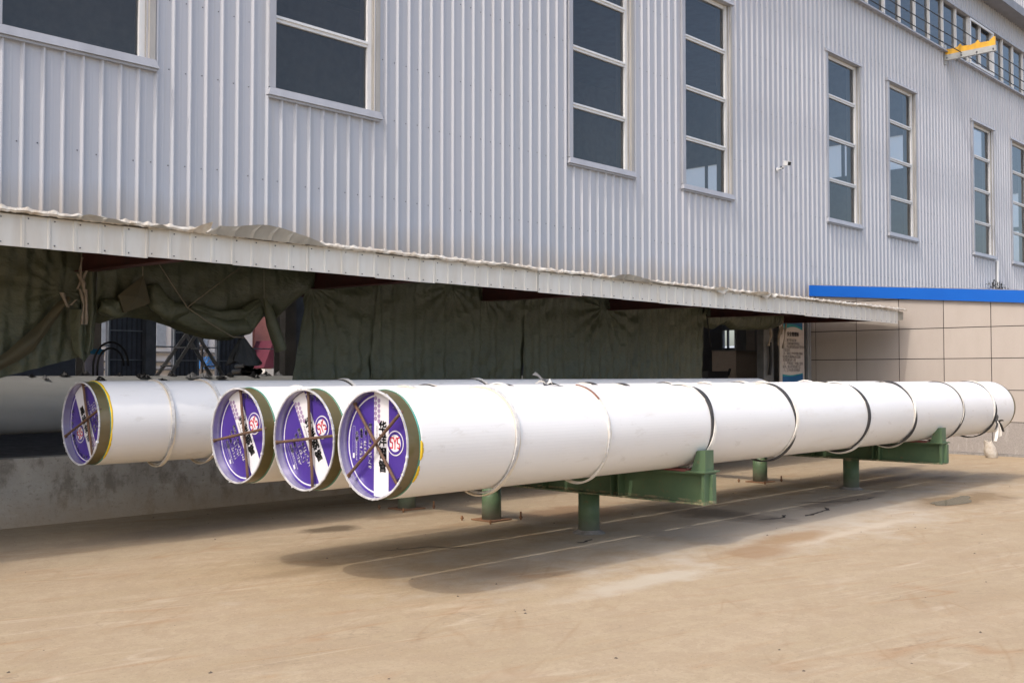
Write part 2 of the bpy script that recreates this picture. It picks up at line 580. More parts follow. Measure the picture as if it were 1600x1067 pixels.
# grey concrete patch painted paler to brighten the shade under the pipes, pale scraped band, damp and rusty patches
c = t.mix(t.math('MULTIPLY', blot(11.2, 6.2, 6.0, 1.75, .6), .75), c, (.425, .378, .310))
c = t.mix(t.math('MULTIPLY', blot(6.7, 4.9, 1.2, .22, .6), .7), c, (.42, .37, .29))
c = t.mix(t.math('MULTIPLY', blot(10.2, 4.9, 1.6, .12, .6), .7), c, (.44, .37, .28))
for cx, cy, rx, ry, k, col in ((6.7, 8.95, .45, .24, .9, (.11, .08, .05)), (8.05, 9.2, .7, .2, .7, (.20, .14, .085)),
                               (10.5, 6.75, .5, 1.1, .75, (.13, .105, .08)), (8.5, 5.0, .7, .32, .75, (.25, .155, .08)),
                               (9.5, 5.15, .8, .28, .75, (.27, .17, .085)), (13.9, 5.12, 1.45, .55, .85, (.19, .13, .07)),
                               (9.6, 8.0, .8, .6, .65, (.22, .13, .07)), (12.8, 6.2, 1.5, .26, .7, (.15, .12, .09)),
                               (5.6, 9.9, 1.8, .4, .55, (.22, .17, .12)), (16.5, 6.4, .8, .3, .7, (.16, .125, .09)),
                               (15.4, 6.9, 1.7, .22, .75, (.14, .11, .085)), (7.3, 8.1, .6, .13, .6, (.20, .14, .085)),
                               (17.8, 7.6, 1.3, .25, .65, (.18, .14, .10)), (18.5, 5.4, 1.2, .3, .6, (.17, .13, .09)),
                               (5.2, 7.2, .7, .16, .5, (.21, .15, .09)), (6.3, 6.0, .5, .2, .4, (.22, .16, .10))):
    c = t.mix(t.math('MULTIPLY', blot(cx, cy, rx, ry), k), c, col)
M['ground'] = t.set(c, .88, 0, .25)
t.bump(t.math('ADD', t.noise(t.pos, 9, 6, .7), t.math('MULTIPLY', fine, .4)), .28, .02)
M['grit'] = plain('brown_grit', (.13, .10, .075), .9)
M['crack'] = plain('dark_crack', (.05, .042, .035), .95)

# ------------------------------------------------------------------ the setting
g = MB()
g.quad((-400, -400, 0), (600, -400, 0), (600, 600, 0), (-400, 600, 0))
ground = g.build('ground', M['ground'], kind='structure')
mb = MB()
mb.quad((-14, 11.66, .006), (44, 11.66, .006), (44, 31, .006), (-14, 31, .006))
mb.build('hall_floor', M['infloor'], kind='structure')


def crack(pts, w=.022):
    m_ = MB()
    fine_ = []
    for (a, b) in zip(pts, pts[1:]):
        for k in range(5):
            tt = k / 5
            x, y = lerp(a[0], b[0], tt), lerp(a[1], b[1], tt)
            fine_.append((x + .05 * nz(x * 7, y * 7), y + .05 * nz(x * 7, y * 7, 5)))
    fine_.append(pts[-1])
    vv = []
    for i, (x, y) in enumerate(fine_):
        q = fine_[min(i + 1, len(fine_) - 1)]
        r0 = fine_[max(i - 1, 0)]
        d = Vector((q[0] - r0[0], q[1] - r0[1])).normalized()
        ww = w * (.4 + .9 * abs(nz(x * 9, y * 9, 2)) * 2) * (.25 if i in (0, len(fine_) - 1) else 1)
        vv += [(x - d.y * ww / 2, y + d.x * ww / 2, .003), (x + d.y * ww / 2, y - d.x * ww / 2, .003)]
    m_.add(vv, [(2 * i, 2 * i + 1, 2 * i + 3, 2 * i + 2) for i in range(len(fine_) - 1)])
    m_.build('crack', M['crack'], ground)


crack([(7.8, 6.50), (7.95, 6.47), (8.08, 6.52)], .05)
crack([(10.43, 6.06), (10.62, 5.97), (10.83, 5.95), (10.98, 6.02)], .04)
crack([(11.05, 5.82), (11.45, 5.86), (11.8, 5.9), (11.95, 6.03)], .05)
crack([(12.1, 6.5), (12.8, 6.1), (13.4, 6.05)], .03)
crack([(6.2, 7.5), (6.7, 7.35), (6.9, 7.05)], .025)
# puddle
mb = MB()
pp = []
for k in range(40):
    a = 2 * math.pi * k / 40
    rr = 1 + .35 * nz(math.cos(a) * 1.6, math.sin(a) * 1.6, 3)
    pp.append((13.70 + .62 * rr * math.cos(a) + .22 * math.sin(a), 5.17 + .15 * rr * (1 + .3 * math.sin(3 * a)) * math.sin(a) - .02, .004))
mb.add(pp + [(13.75, 5.17, .004)], [(k, (k + 1) % 40, 40) for k in range(40)])
mb.build('puddle', M['water'], kind='structure')
# scattered pebbles and crumbs on the ground
mb = MB()
for k in range(170):
    x = random.uniform(2.0, 16)
    y = random.uniform(.6, 9.5) if k % 3 else random.uniform(9.5, 11.3)
    s = random.choice((.005, .007, .009, .012))
    q = [(x + s * math.cos(a + k) * random.uniform(.6, 1.3), y + s * math.sin(a + k) * random.uniform(.6, 1.3), .0015) for a in (0, 1.25, 2.5, 3.77, 5.0)]
    mb.add(q + [(x, y, s * .8)], [(i, (i + 1) % 5, 5) for i in range(5)])
mb.build('grit', M['grit'], label='small stones and grit scattered over the dusty yard', cat='grit', kind='stuff')

# ------------------------------------------------------------------ factory building
FY = 11.4
fac = thing('factory_building', 'large factory hall clad in lilac grey corrugated sheet with tall windows', 'building', (5, FY, 0))
PITCH = .2168
X0R = 5.84 - PITCH * 60
WIN = []
for k in range(-2, 4):
    for d in (13.49, 16.86):
        WIN.append(d + 9.28 * (k - 0))
WIN = sorted(x for x in WIN if -4 < x < 41)
ZS, ZH = 5.20, 9.15
WW = 1.82


def profile(xa, xb):
    """corrugation polyline (x, depth outwards) from xa to xb"""
    pts = []
    k = 0
    while True:
        xr = X0R + k * PITCH
        if xr > xb + .3:
            break
        if xr > xa - .3:
            pts += [(xr - .022, 0.0), (xr, .037), (xr + .014, .038), (xr + .024, 0.0)]
            pts += [(xr + .095, 0.0), (xr + .10, .0015), (xr + .118, .0015), (xr + .123, 0)]
        k += 1
    out = [(xa, curve(pts, xa))] + [p for p in pts if xa + 1e-4 < p[0] < xb - 1e-4] + [(xb, curve(pts, xb))]
    return out


def clad_sheet(xa, xb, zlo, zhi, wins, y=FY, jag=False, zs=(ZS, ZH)):
    mb = MB()
    xs_ = profile(xa, xb)
    extra = []
    for a, b in wins:
        extra += [a, b]
    xs2 = sorted(set([p[0] for p in xs_] + [e for e in extra if xa < e < xb]))
    for a, b in zip(xs2, xs2[1:]):
        if b - a < 1e-5:
            continue
        mid_ = (a + b) / 2
        iv = [(zlo, zhi)]
        for wa, wb in wins:
            if wa < mid_ < wb:
                iv = [(zlo, zs[0]), (zs[1], zhi)]
        da, db = curve(xs_, a), curve(xs_, b)
        for l_, h_ in iv:
            mb.quad((a, y - da, l_), (b, y - db, l_), (b, y - db, h_), (a, y - da, h_))
    return mb


wins = [(x + .09, x + WW - .09) for x in WIN]
xa = X0R + .06
nsheet = 0
while xa < 43.5:
    xb = xa + 4 * PITCH
    rel = [w_ for w_ in wins if w_[1] > xa and w_[0] < xb]
    zlo_ = 3.27 + .012 * nz(xa * 3)
    if any(a <= xa and xb <= b for a, b in rel):
        clad_sheet(xa, xb, zlo_, ZS, []).build('cladding_sheet', M['clad'], fac)
        clad_sheet(xa, xb, ZH, 10.80, []).build('cladding_sheet', M['clad'], fac)
    else:
        clad_sheet(xa, xb, zlo_, 10.80, rel).build('cladding_sheet', M['clad'], fac)
    if xa > 16:
        clad_sheet(xa, xb, 12.28, 13.02, []).build('cladding_sheet', M['clad'], fac)
        clad_sheet(xa, xb, 13.275, 15.2, [], y=10.96).build('cladding_sheet', M['clad'], fac)
    xa = xb
# screws in rows along the purlins
mb = MB()
for zrow in (4.075, 5.21, 6.02, 7.2, 8.35, 9.5):
    k = 0
    while X0R + k * PITCH < 30:
        x = X0R + k * PITCH - .045
        k += 1
        if x < 3.4 or any(a - .15 < x < b + .15 for a, b in wins) and 5.0 < zrow < 9.3:
            continue
        if random.random() < .12:
            continue
        zz_ = zrow + random.uniform(-.012, .012) + (.03 * nz(x * .8, zrow))
        r_ = .0085
        q = [(x + r_ * math.cos(a), FY - .002, zz_ + r_ * math.sin(a)) for a in [i * math.pi / 3 for i in range(6)]]
        mb.add(q + [(x + r_ * .5 * math.cos(a), FY - .009, zz_ + r_ * .5 * math.sin(a)) for a in [i * math.pi / 3 for i in range(6)]],
               [(6, 7, 8, 9, 10, 11)] + [(i, (i + 1) % 6, (i + 1) % 6 + 6, i + 6) for i in range(6)])
mb.build('screw_rows', M['screw'], fac, kind='stuff')


def tall_window(x):
    a, b = x + .10, x + WW - .08
    # outer flashings
    mb = MB()
    mb.box(x, a, FY - .055, FY + .02, ZS + .061, ZH)                        # left
    win = mb.build('window', M['trim'], fac)
    MB().box(b + .012, x + WW + .005, FY - .042, FY + .02, ZS + .05, ZH).build('right_flashing', M['trim_b'], win)
    s = MB()
    s.hexa([(x - .022, FY - .088, ZS - .045), (x + WW + .04, FY - .088, ZS - .045), (x + WW + .04, FY + .10, ZS - .045), (x - .022, FY + .10, ZS - .045),
            (x + .012, FY - .066, ZS + .055), (x + WW - .0, FY - .066, ZS + .055), (x + WW - .0, FY + .10, ZS + .060), (x + .012, FY + .10, ZS + .060)])
    s.box(x + .0, x + WW + .015, FY - .06, FY - .005, ZS - .075, ZS - .047)
    s.build('sill', M['trim'], win)
    h_ = MB()
    h_.hexa([(x - .03, FY - .09, ZH - .01), (x + WW + .03, FY - .09, ZH - .01), (x + WW + .03, FY + .02, ZH - .01), (x - .03, FY + .02, ZH - .01),
             (x - .03, FY - .055, ZH + .065), (x + WW + .03, FY - .055, ZH + .065), (x + WW + .03, FY + .02, ZH + .085), (x - .03, FY + .02, ZH + .085)])
    h_.build('head_flashing', M['trim'], win)
    # reveal liner
    lin = MB()
    lin.box(a - .02, a + .0, FY + .021, FY + .30, ZS, ZH)
    lin.box(b - .0, b + .02, FY + .021, FY + .30, ZS, ZH)
    lin.box(a - .02, b + .02, FY + .021, FY + .30, ZH - .02, ZH + .03)
    lin.box(a - .02, b + .02, FY + .101, FY + .30, ZS - .03, ZS + .03)
    lin.build('reveal', M['trim_b'], win)
    gy = FY + .075
    jm = MB()
    jm.box(b - .075, b - .004, gy - .035, gy + .04, ZS + .062, ZH - .021)
    jm.box(a + .001, a + .012, gy + .01, gy + .04, ZS + .062, ZH - .021)
    jm.box(a + .031, b - .086, gy - .02, gy + .04, ZH - .09, ZH - .022)
    jm.box(a + .031, b - .086, gy + .005, gy + .04, ZS + .062, ZS + .085)
    jm.build('frame', M['white_frame'], win)
    zt = [ZS + .10, 6.185, 7.175, 8.165, ZH - .09]
    for zm in zt[1:-1]:
        bm_ = MB()
        bm_.box(a + .013, b - .0755, gy - .05, gy + .03, zm + .012, zm + .045)
        bm_.box(a + .013, b - .0755, gy - .028, gy + .03, zm - .03, zm + .0115)
        bm_.build('glazing_bar', M['white_frame'], win)
    for z0, z1 in zip(zt, zt[1:]):
        MB().quad((a + .02, gy + .006, z0 - .02), (b - .07, gy + .006, z0 - .02), (b - .07, gy + .006, z1 + .02), (a + .02, gy + .006, z1 + .02)).build('pane', M['glass'], win)


for x in WIN:
    if x > 2:
        tall_window(x)

# clerestory band
CZ0, CZ1 = 10.84, 12.24
cw = MB()
cw.box(14, 43.5, FY - .05, FY + .12, CZ0 - .05, CZ0)
cw.hexa([(14, FY - .13, CZ0 - .105), (43.5, FY - .13, CZ0 - .105), (43.5, FY + .02, CZ0 - .105), (14, FY + .02, CZ0 - .105),
         (14, FY - .10, CZ0 - .051), (43.5, FY - .10, CZ0 - .051), (43.5, FY + .02, CZ0 - .051), (14, FY + .02, CZ0 - .051)])
cl = cw.build('clerestory_window', M['trim'], fac)
MB().box(14, 43.5, FY - .07, FY + .12, CZ1, CZ1 + .05).build('head_flashing', M['trim'], cl)
x = 14.35
k = 0
while x < 43.4:
    w_ = .06 if k % 8 == 4 else .03
    MB().box(x - w_ / 2, x + w_ / 2, FY - .02, FY + .09, CZ0 + .001, CZ1 - .001).build('mullion', M['white_frame'], cl)
    MB().quad((x + .0, FY + .05, CZ0), (x + .975, FY + .05, CZ0), (x + .975, FY + .05, CZ1), (x, FY + .05, CZ1)).build('pane', M['glass'], cl)
    x += .9775
    k += 1
# an opened sash in the clerestory: thicker white frame
mb = MB()
for a, b in ((31.98, 32.04), (33.92, 33.98)):
    mb.box(a, b, FY - .06, FY - .021, CZ0 + .02, CZ1 - .02)
mb.box(32.041, 33.919, FY - .06, FY - .021, CZ0 + .02, CZ0 + .08)
mb.box(32.041, 33.919, FY - .06, FY - .021, CZ1 - .08, CZ1 - .02)
mb.build('sash_frame', M['white_frame'], cl)
# eave ledge
MB().box(10, 44, 10.90, FY + .02, 13.01, 13.27).build('eave_gutter', M['trim_d'], fac)
# hall structure behind the cladding
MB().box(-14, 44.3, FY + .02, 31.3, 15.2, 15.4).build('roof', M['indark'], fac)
mb = MB()   # far end wall with a high strip opening and a low opening
XE = 44.0
mb.box(XE, XE + .2, FY + .05, 31, 0, 1.2)
mb.box(XE, XE + .2, FY + .05, 26.6, 1.2, 3.75)
mb.box(XE, XE + .2, 27.4, 31, 1.2, 3.75)
mb.box(XE, XE + .2, 15.0, 31, 3.75, 10.4)
mb.box(XE, XE + .2, FY + .05, 13.5, 3.75, 10.4)
mb.box(XE, XE + .2, 13.5, 15.0, 3.75, 6.0)
mb.box(XE, XE + .2, 13.5, 15.0, 8.8, 10.4)
mb.box(XE, XE + .2, FY + .05, 14.9, 10.4, 11.85)
mb.box(XE, XE + .2, FY + .05, 31, 11.85, 15.2)
for y in (18.0, 21.2, 24.6, 28.3):
    mb.box(XE + .01, XE + .12, y - .06, y + .06, 10.4, 11.85)
mb.box(XE + .01, XE + .12, 26.6, 27.4, 2.75, 2.9)
mb.box(XE + .01, XE + .12, 27.1, 27.18, 1.2, 3.75)
mb.box(XE + .01, XE + .12, 13.5, 15.0, 7.3, 7.45)
mb.build('end_wall', M['indark'], fac)
MB().box(XE + .125, XE + .135, 14.9, 31, 10.4, 11.85).build('added_sky_diffuser', M['sky_whitener'], fac)  # added to whiten the sky in the high strip opening
MB().box(XE + .125, XE + .135, 13.5, 15.0, 6.0, 8.8).build('added_sky_diffuser', M['sky_whitener'], fac)  # same added diffuser over the side opening
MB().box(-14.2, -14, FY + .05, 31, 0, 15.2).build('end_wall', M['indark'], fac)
mb = MB()   # back wall with openings at eye level
FW = 31.0
ops = [(14.70, 15.04), (16.52, 17.22), (18.06, 18.80), (19.74, 21.25)]
lastx = -14
for a, b in ops:
    mb.box(lastx, a, FW, FW + .2, 0, 3.6)
    lastx = b
mb.box(lastx, 44, FW, FW + .2, 0, 3.6)
mb.box(-14, 44, FW, FW + .2, 3.6, 15.2)
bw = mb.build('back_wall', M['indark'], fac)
for xx, yy in ((15.62, 0), (17.75, 1), (19.25, 1)):
    for k in range(7):
        MB().box(xx - .5 + .16 * k, xx - .46 + .16 * k, FW - .03, FW - .001, .2, 3.55).build('sheet_rib', M['darksteel'], bw)
for z_ in (2.05, 2.95):
    for a, b in ((15.04, 16.10), (17.25, 18.02), (18.82, 19.70)):
        MB().box(a, b, FW - .07, FW - .031, z_, z_ + .035).build('girt', M['alu'], bw)
for a, b in ops:
    for xx in (a, b):
        MB().box(xx - .03, xx + .03, FW - .05, FW + .0, 0, 3.6).build('post', M['alu'], bw)
    MB().box(a + .031, b - .031, FW - .05, FW - .01, 2.48, 2.52).build('rail', M['alu'], bw)
# facade columns under the cladding and the edge beam
BRX = [5.12 + 3.085 * k for k in range(-3, 6)]
for x in BRX:
    mb = MB()
    if x > 17:
        continue
    x += 1.2
    mb.box(x - .10, x + .10, 13.45, 13.47, 0, 3.6)
    mb.box(x - .10, x + .10, 13.73, 13.75, 0, 3.6)
    mb.box(x - .01, x + .01, 13.4701, 13.7299, 0, 3.6)
    mb.build('column', M['col'], fac)
MB().box(-14, 44, 11.45, 11.54, 2.98, 3.34).build('edge_beam', M['darksteel'], fac)
for x, y in ((4.2, 20.0), (12.2, 26), (16.21, 30.7)):
    MB().box(x - .17, x + .17, y - .12, y + .12, 0, 8).build('column', M['col'], fac)

# ------------------------------------------------------------------ canopy
can = thing('canopy', 'long low white sheet canopy with battered edge under the corrugated wall', 'canopy', (12, 9.1, 2.7))
CY = 9.10
XCE = 21.32
FP = .2245


def fas_prof(xa, xb):
    pts = []
    x = 3.649 - FP * 50
    while x < xb + .3:
        if x > xa - .3:
            pts += [(x - .02, 0), (x - .012, .008), (x + .012, .008), (x + .02, 0)]
        x += FP
    return [(xa, curve(pts, xa))] + [p for p in pts if xa < p[0] < xb] + [(xb, curve(pts, xb))]


xa = -5.1
while xa < XCE - .01:
    xb = min(xa + FP * 4 - .003, XCE)
    gap = .02 if abs(xa - 9.90) < .45 else 0
    pf = fas_prof(xa + gap, xb)
    mb = MB()
    jz = random.uniform(-.008, .008)
    jy = random.uniform(0, .006)

    def zb(x):
        return 2.685 - .0016 * (x - 4) + jz + .004 * nz(x * 5)

    def zt(x):
        return 2.955 - .0012 * (x - 4) + jz
    for (a, da), (b, db) in zip(pf, pf[1:]):
        mb.hexa([(a, CY - da - jy, zb(a)), (b, CY - db - jy, zb(b)), (b, CY + .006, zb(b)), (a, CY + .006, zb(a)),
                 (a, CY - da - jy, zt(a)), (b, CY - db - jy, zt(b)), (b, CY + .006, zt(b)), (a, CY + .006, zt(a))])
    mb.build('fascia_panel', M['fascia'], can)
    xa = xb + .003
# fascia screws
mb = MB()
x = 3.649 - FP * 40
while x < XCE:
    for zrow in (2.715, 2.925):
        xx = x + .045
        r_ = .0075
        y_ = CY - .0075
        zc_ = zrow + random.uniform(-.008, .008) - .0014 * (x - 4)
        mb.add([(xx + r_ * math.cos(a), y_ + .004, zc_ + r_ * math.sin(a)) for a in [i * math.pi / 3 for i in range(6)]] +
               [(xx + r_ * .6 * math.cos(a), y_ - .006, zc_ + r_ * .6 * math.sin(a)) for a in [i * math.pi / 3 for i in range(6)]],
               [(6, 7, 8, 9, 10, 11)] + [(i, (i + 1) % 6, (i + 1) % 6 + 6, i + 6) for i in range(6)])
    x += FP
mb.build('screw_rows', M['screw'], can, kind='stuff')
# bent fascia return at the far end
mb = MB()
mb.hexa([(XCE + .005, CY + .06, 2.70), (XCE + .30, CY + .01, 2.75), (XCE + .30, CY + .03, 2.75), (XCE + .005, CY + .08, 2.70),
         (XCE + .005, CY + .06, 2.93), (XCE + .30, CY + .01, 2.915), (XCE + .30, CY + .03, 2.915), (XCE + .005, CY + .08, 2.93)])
mb.build('fascia_return', M['fascia_back'], can)


# roof sheets: corrugated, sloping up to the wall, crumpled drip edge
def roof_z(x, y):
    return 2.965 + (y - (CY - .05)) / (FY - CY) * .27 - .0012 * (x - 4)


xa = -5.1
while xa < 21.6:
    xb = min(xa + 4 * PITCH, 21.62)
    pf = profile(xa, xb)
    mb = MB()
    ys_ = [CY - .05, CY + .02, CY + .6, FY + .03]
    for (a, da), (b, db) in zip(pf, pf[1:]):
        for y0, y1 in zip(ys_, ys_[1:]):
            mb.quad((a, y0, roof_z(a, y0) + da * .8), (b, y0, roof_z(b, y0) + db * .8), (b, y1, roof_z(b, y1) + db * .8), (a, y1, roof_z(a, y1) + da * .8))
    mb.build('roof_sheet', M['fascia_back'], can)
    # crumpled lip of this sheet
    lp = MB()
    n = 36
    rows = []
    for i in range(n + 1):
        x = lerp(xa, xb, i / n)
        ph = ((x - X0R) / PITCH) % 1.0
        bite = .020 * max(0, math.cos(2 * math.pi * ph)) ** 3
        wob_ = .016 * nz(x * 4.5, 3) + .012 * nz(x * 1.3, 2) + random.uniform(-.006, .006)
        z0 = roof_z(x, CY - .05) + .004
        top = z0 + .028 + .5 * wob_ + bite * .9
        rows.append([(x, CY - .054 + .012 * nz(x * 9, 1), z0 - .014 + wob_), (x, CY - .068 + .02 * nz(x * 11, 4), z0 + .006 + wob_ * .8),
                     (x, CY - .052 + .01 * nz(x * 7, 6), top), (x, CY - .02, top - .012)])
    vv = [p for r_ in rows for p in r_]
    lp.add(vv, [(i * 4 + k, (i + 1) * 4 + k, (i + 1) * 4 + k + 1, i * 4 + k + 1) for i in range(n) for k in range(3)])
    lp.build('crumpled_edge', M['lip'], can)
    xa = xb


def flap(xs_, hs_, lean, mat, name='bent_flap'):
    """a piece of the roof edge torn and bent up: ridged sheet with thickness"""
    mb = MB()
    n = 48
    for side in (0, 1):
        for i in range(n):
            q = []
            for j in (i, i + 1):
                x = lerp(xs_[0], xs_[-1], j / n)
                hh = curve(list(zip(xs_, hs_)), x)
                ph = ((x - X0R) / PITCH) % 1.0
                rg = .014 * max(0, math.cos(2 * math.pi * ph)) ** 6
                z0 = roof_z(x, CY - .06) - .008
                o = .006 * side
                q.append([(x, CY - .072 - rg + o, z0), (x + .5 * hh * .25, CY - .075 - lean * hh * .5 - rg + o, z0 + hh * .55), (x + .55 * hh, CY - .075 - lean * hh - rg * .5 + o + .01 * nz(x * 8), z0 + hh)])
            for k in (0, 1):
                mb.quad(q[0][k], q[1][k], q[1][k + 1], q[0][k + 1])
    mb.build(name, mat, can)


flap([5.33, 5.42, 5.55, 5.80, 5.92, 6.1, 6.4, 6.6, 6.78], [.0, .085, .09, .135, .145, .13, .085, .05, .0], .35, M['fascia_back'])
flap([5.14, 5.20, 5.28, 5.33], [.01, .06, .10, .04], 1.2, M['lip'])
flap([3.95, 4.15, 4.4, 4.62], [0, .05, .035, 0], .5, M['fascia_back'])
flap([4.70, 4.85, 5.0], [0, .035, .0], .5, M['fascia_back'])
flap([9.3, 9.42, 9.7, 9.9], [0, .035, .02, .0], .5, M['fascia_back'])
flap([11.6, 11.78, 11.95, 12.2, 12.55, 12.9], [0, .06, .08, .065, .03, 0], .4, M['fascia_back'])
flap([14.2, 14.35, 14.6, 14.8], [.0, .05, .03, 0], 1.3, M['lip'])
flap([15.2, 15.5, 15.75, 16.0], [.0, .04, .05, 0], 1.6, M['lip'])
# hanging shreds of sheet edge
for xx, ll in ((14.5, .10), (15.85, .09), (16.1, .06)):
    mb = MB()
    mb.grid(lambda u, v: (xx - .22 + .44 * u + .05 * nz(u * 4, v * 3), CY - .085 - .03 * math.sin(u * 9 + v * 4), 2.975 - .0012 * (xx - 4) + .02 - ll * v * (1 - abs(2 * u - 1) ** 2) + .012 * nz(u * 9, v * 5, xx)), 14, 6)
    mb.build('torn_shred', M['lip'], can)
for x in BRX:
    mb = MB()
    # tapered bracket: web, bottom flange, end plate on the wall
    mb.prism_x([(11.5, 2.73), (CY + .08, 2.70), (CY + .08, 2.93), (11.5, 3.17)], x - .012, x + .012)
    mb.hexa([(x - .07, CY + .08, 2.685), (x + .07, CY + .08, 2.685), (x + .07, 11.5, 2.715), (x - .07, 11.5, 2.715),
             (x - .07, CY + .08, 2.6999), (x + .07, CY + .08, 2.6999), (x + .07, 11.5, 2.7299), (x - .07, 11.5, 2.7299)])
    mb.box(x - .09, x + .09, 11.44, 11.449, 2.62, 3.0)
    mb.build('bracket', M['redsteel'], can)
for y_, z_ in ((9.6, 2.93), (10.5, 3.03)):
    MB().box(-5, 21.3, y_ - .03, y_ + .03, z_ - .06, z_ + .02).build('purlin', M['darksteel'], can)

# ------------------------------------------------------------------ low concrete wall
mb = MB()
mb.grid(lambda u, v: (lerp(-8, 20.3, u), 11.42 + .006 * nz(u * 40, v * 3), .722 * v), 90, 4)
mb.grid(lambda u, v: (lerp(-8, 20.3, u), 11.42 + .24 * v + .006 * nz(u * 40, 3) * (1 - v), .722 + .006 * nz(u * 60, v * 2) * v), 90, 2)
mb.quad((-8, 11.66, .722), (20.3, 11.66, .722), (20.3, 11.66, 0), (-8, 11.66, 0))
mb.quad((20.3, 11.42, 0), (20.3, 11.66, 0), (20.3, 11.66, .722), (20.3, 11.42, .722))
mb.build('low_wall', M['lowwall'], label='stained low concrete wall behind the pipes under the canopy', cat='wall')

# ------------------------------------------------------------------ tiled annex
ann = thing('tiled_annex', 'beige tiled annex wall with bright blue sloping fascia', 'building', (21.9, 8, 0))
TX = 21.90
zbl = lambda y: 3.008 + (y - 6.82) * .0804


def bmin(y, z):
    return min(z, zbl(y) + .06)


mb = MB()
mb.hexa([(TX + .012, 1.0, 0), (37, 1.0, 0), (37, 11.36, 0), (TX + .012, 11.36, 0),
         (TX + .012, 1.0, zbl(1.0) + .1), (37, 1.0, zbl(1.0) + .1), (37, 11.36, zbl(11.36) + .1), (TX + .012, 11.36, zbl(11.36) + .1)])
mb.build('wall_core', M['joint'], ann)
ycols = [11.355, 11.232, 10.272, 9.325, 8.385, 7.448, 6.51, 5.57, 4.63, 3.69, 2.75, 1.81]
zrows = [.672, 1.302, 1.937, 2.567, 3.20, 3.83]
GP = .008
for y1, y0 in zip(ycols, ycols[1:]):
    for z0, z1 in zip(zrows, zrows[1:]):
        a, b = bmin(y0, z1), bmin(y1, z1)
        if max(a, b) <= z0 + .03:
            continue
        a, b = max(a, z0 + .02), max(b, z0 + .02)
        dx = random.uniform(0, .003)
        MB().hexa([(TX - dx, y0 + GP, z0 + GP), (TX + .014, y0 + GP, z0 + GP), (TX + .014, y1 - GP, z0 + GP), (TX - dx, y1 - GP, z0 + GP),
                   (TX - dx, y0 + GP, a - GP), (TX + .014, y0 + GP, a - GP), (TX + .014, y1 - GP, b - GP), (TX - dx, y1 - GP, b - GP)]).build('tile', M['tile'], ann)
for y1, y0 in ((11.355, 9.325), (9.325, 7.448), (7.448, 5.57), (5.57, 3.69), (3.69, 1.81)):
    MB().box(TX - .012, TX + .014, y0 + GP, y1 - GP, .045, .665).build('plinth_panel', M['plinth'], ann)
MB().box(TX - .06, TX + .011, 1.0, 11.3, 0, .04).build('base_kerb', M['cement'], ann)


def slab(x0, x1, y0, y1, f0, f1):
    return [(x0, y0, f0(y0)), (x1, y0, f0(y0)), (x1, y1, f0(y1)), (x0, y1, f0(y1)), (x0, y0, f1(y0)), (x1, y0, f1(y0)), (x1, y1, f1(y1)), (x0, y1, f1(y1))]


MB().hexa(slab(TX - .07, TX - .02, .9, 11.345, lambda y: zbl(y) + .003, lambda y: zbl(y) + .245)).build('blue_fascia', M['blue'], ann)
MB().hexa(slab(TX - .02, 37.2, .9, 11.342, lambda y: zbl(y) + .246, lambda y: zbl(y) + .262)).build('roof', M['cement'], ann)
# corner trim between hall and annex
mb = MB()
mb.box(21.66, 21.74, 11.30, 11.36, 0, 3.25)
mb.box(21.78, 21.84, 11.31, 11.37, 0, 3.25)
mb.build('corner_trim', M['alu'], ann)

# ------------------------------------------------------------------ text helper
_fc = bpy.data.curves.new('lettering', 'FONT')
_fo = bpy.data.objects.new('lettering', _fc)
COL.objects.link(_fo)
_cache = {}


def glyphs(body):
    if body not in _cache:
        _fc.body = body
        bpy.context.view_layer.update()
        me = bpy.data.meshes.new_from_object(_fo.evaluated_get(bpy.context.evaluated_depsgraph_get()))
        vv = [(v.co.x, v.co.y) for v in me.vertices]
        ff = [tuple(p.vertices) for p in me.polygons]
        bpy.data.meshes.remove(me)
        w_ = max((p[0] for p in vv), default=.5)
        _cache[body] = (vv, ff, w_)
    return _cache[body]


def text2d(body, size, x, y, vertical=False, rot=0.0, align='L', bold=0.0):
    """flat lettering as ([(x,y)], faces); vertical = characters stacked downwards"""
    V, F_ = [], []
    offs = [(0, 0)] if not bold else [(0, 0), (bold, 0), (0, bold), (bold, bold)]
    if vertical:
        cy_ = 0
        for ch in body:
            if ch == ' ':
                cy_ -= .5 * size
                continue
            vv, ff, w_ = glyphs(ch)
            for ox, oy in offs:
                n = len(V)
                V += [((px - w_ / 2) * size + ox, cy_ - size + py * size + oy) for px, py in vv]
                F_ += [tuple(i + n for i in f) for f in ff]
            cy_ -= size * 1.04
    else:
        vv, ff, w_ = glyphs(body)
        sh = {'L': 0, 'C': -w_ / 2}[align]
        for ox, oy in offs:
            n = len(V)
            V += [((px + sh) * size + ox, py * size + oy) for px, py in vv]
            F_ += [tuple(i + n for i in f) for f in ff]
    c_, s_ = math.cos(rot), math.sin(rot)
    return [(x + a * c_ - b * s_, y + a * s_ + b * c_) for a, b in V], F_


def disc2d(cx, cy, r, n=28, r_in=0.0):
    o = [(cx + r * math.cos(2 * math.pi * k / n), cy + r * math.sin(2 * math.pi * k / n)) for k in range(n)]
    if not r_in:
        return o + [(cx, cy)], [(k, (k + 1) % n, n) for k in range(n)]
    i_ = [(cx + r_in * math.cos(2 * math.pi * k / n), cy + r_in * math.sin(2 * math.pi * k / n)) for k in range(n)]
    return o + i_, [(k, (k + 1) % n, (k + 1) % n + n, k + n) for k in range(n)]


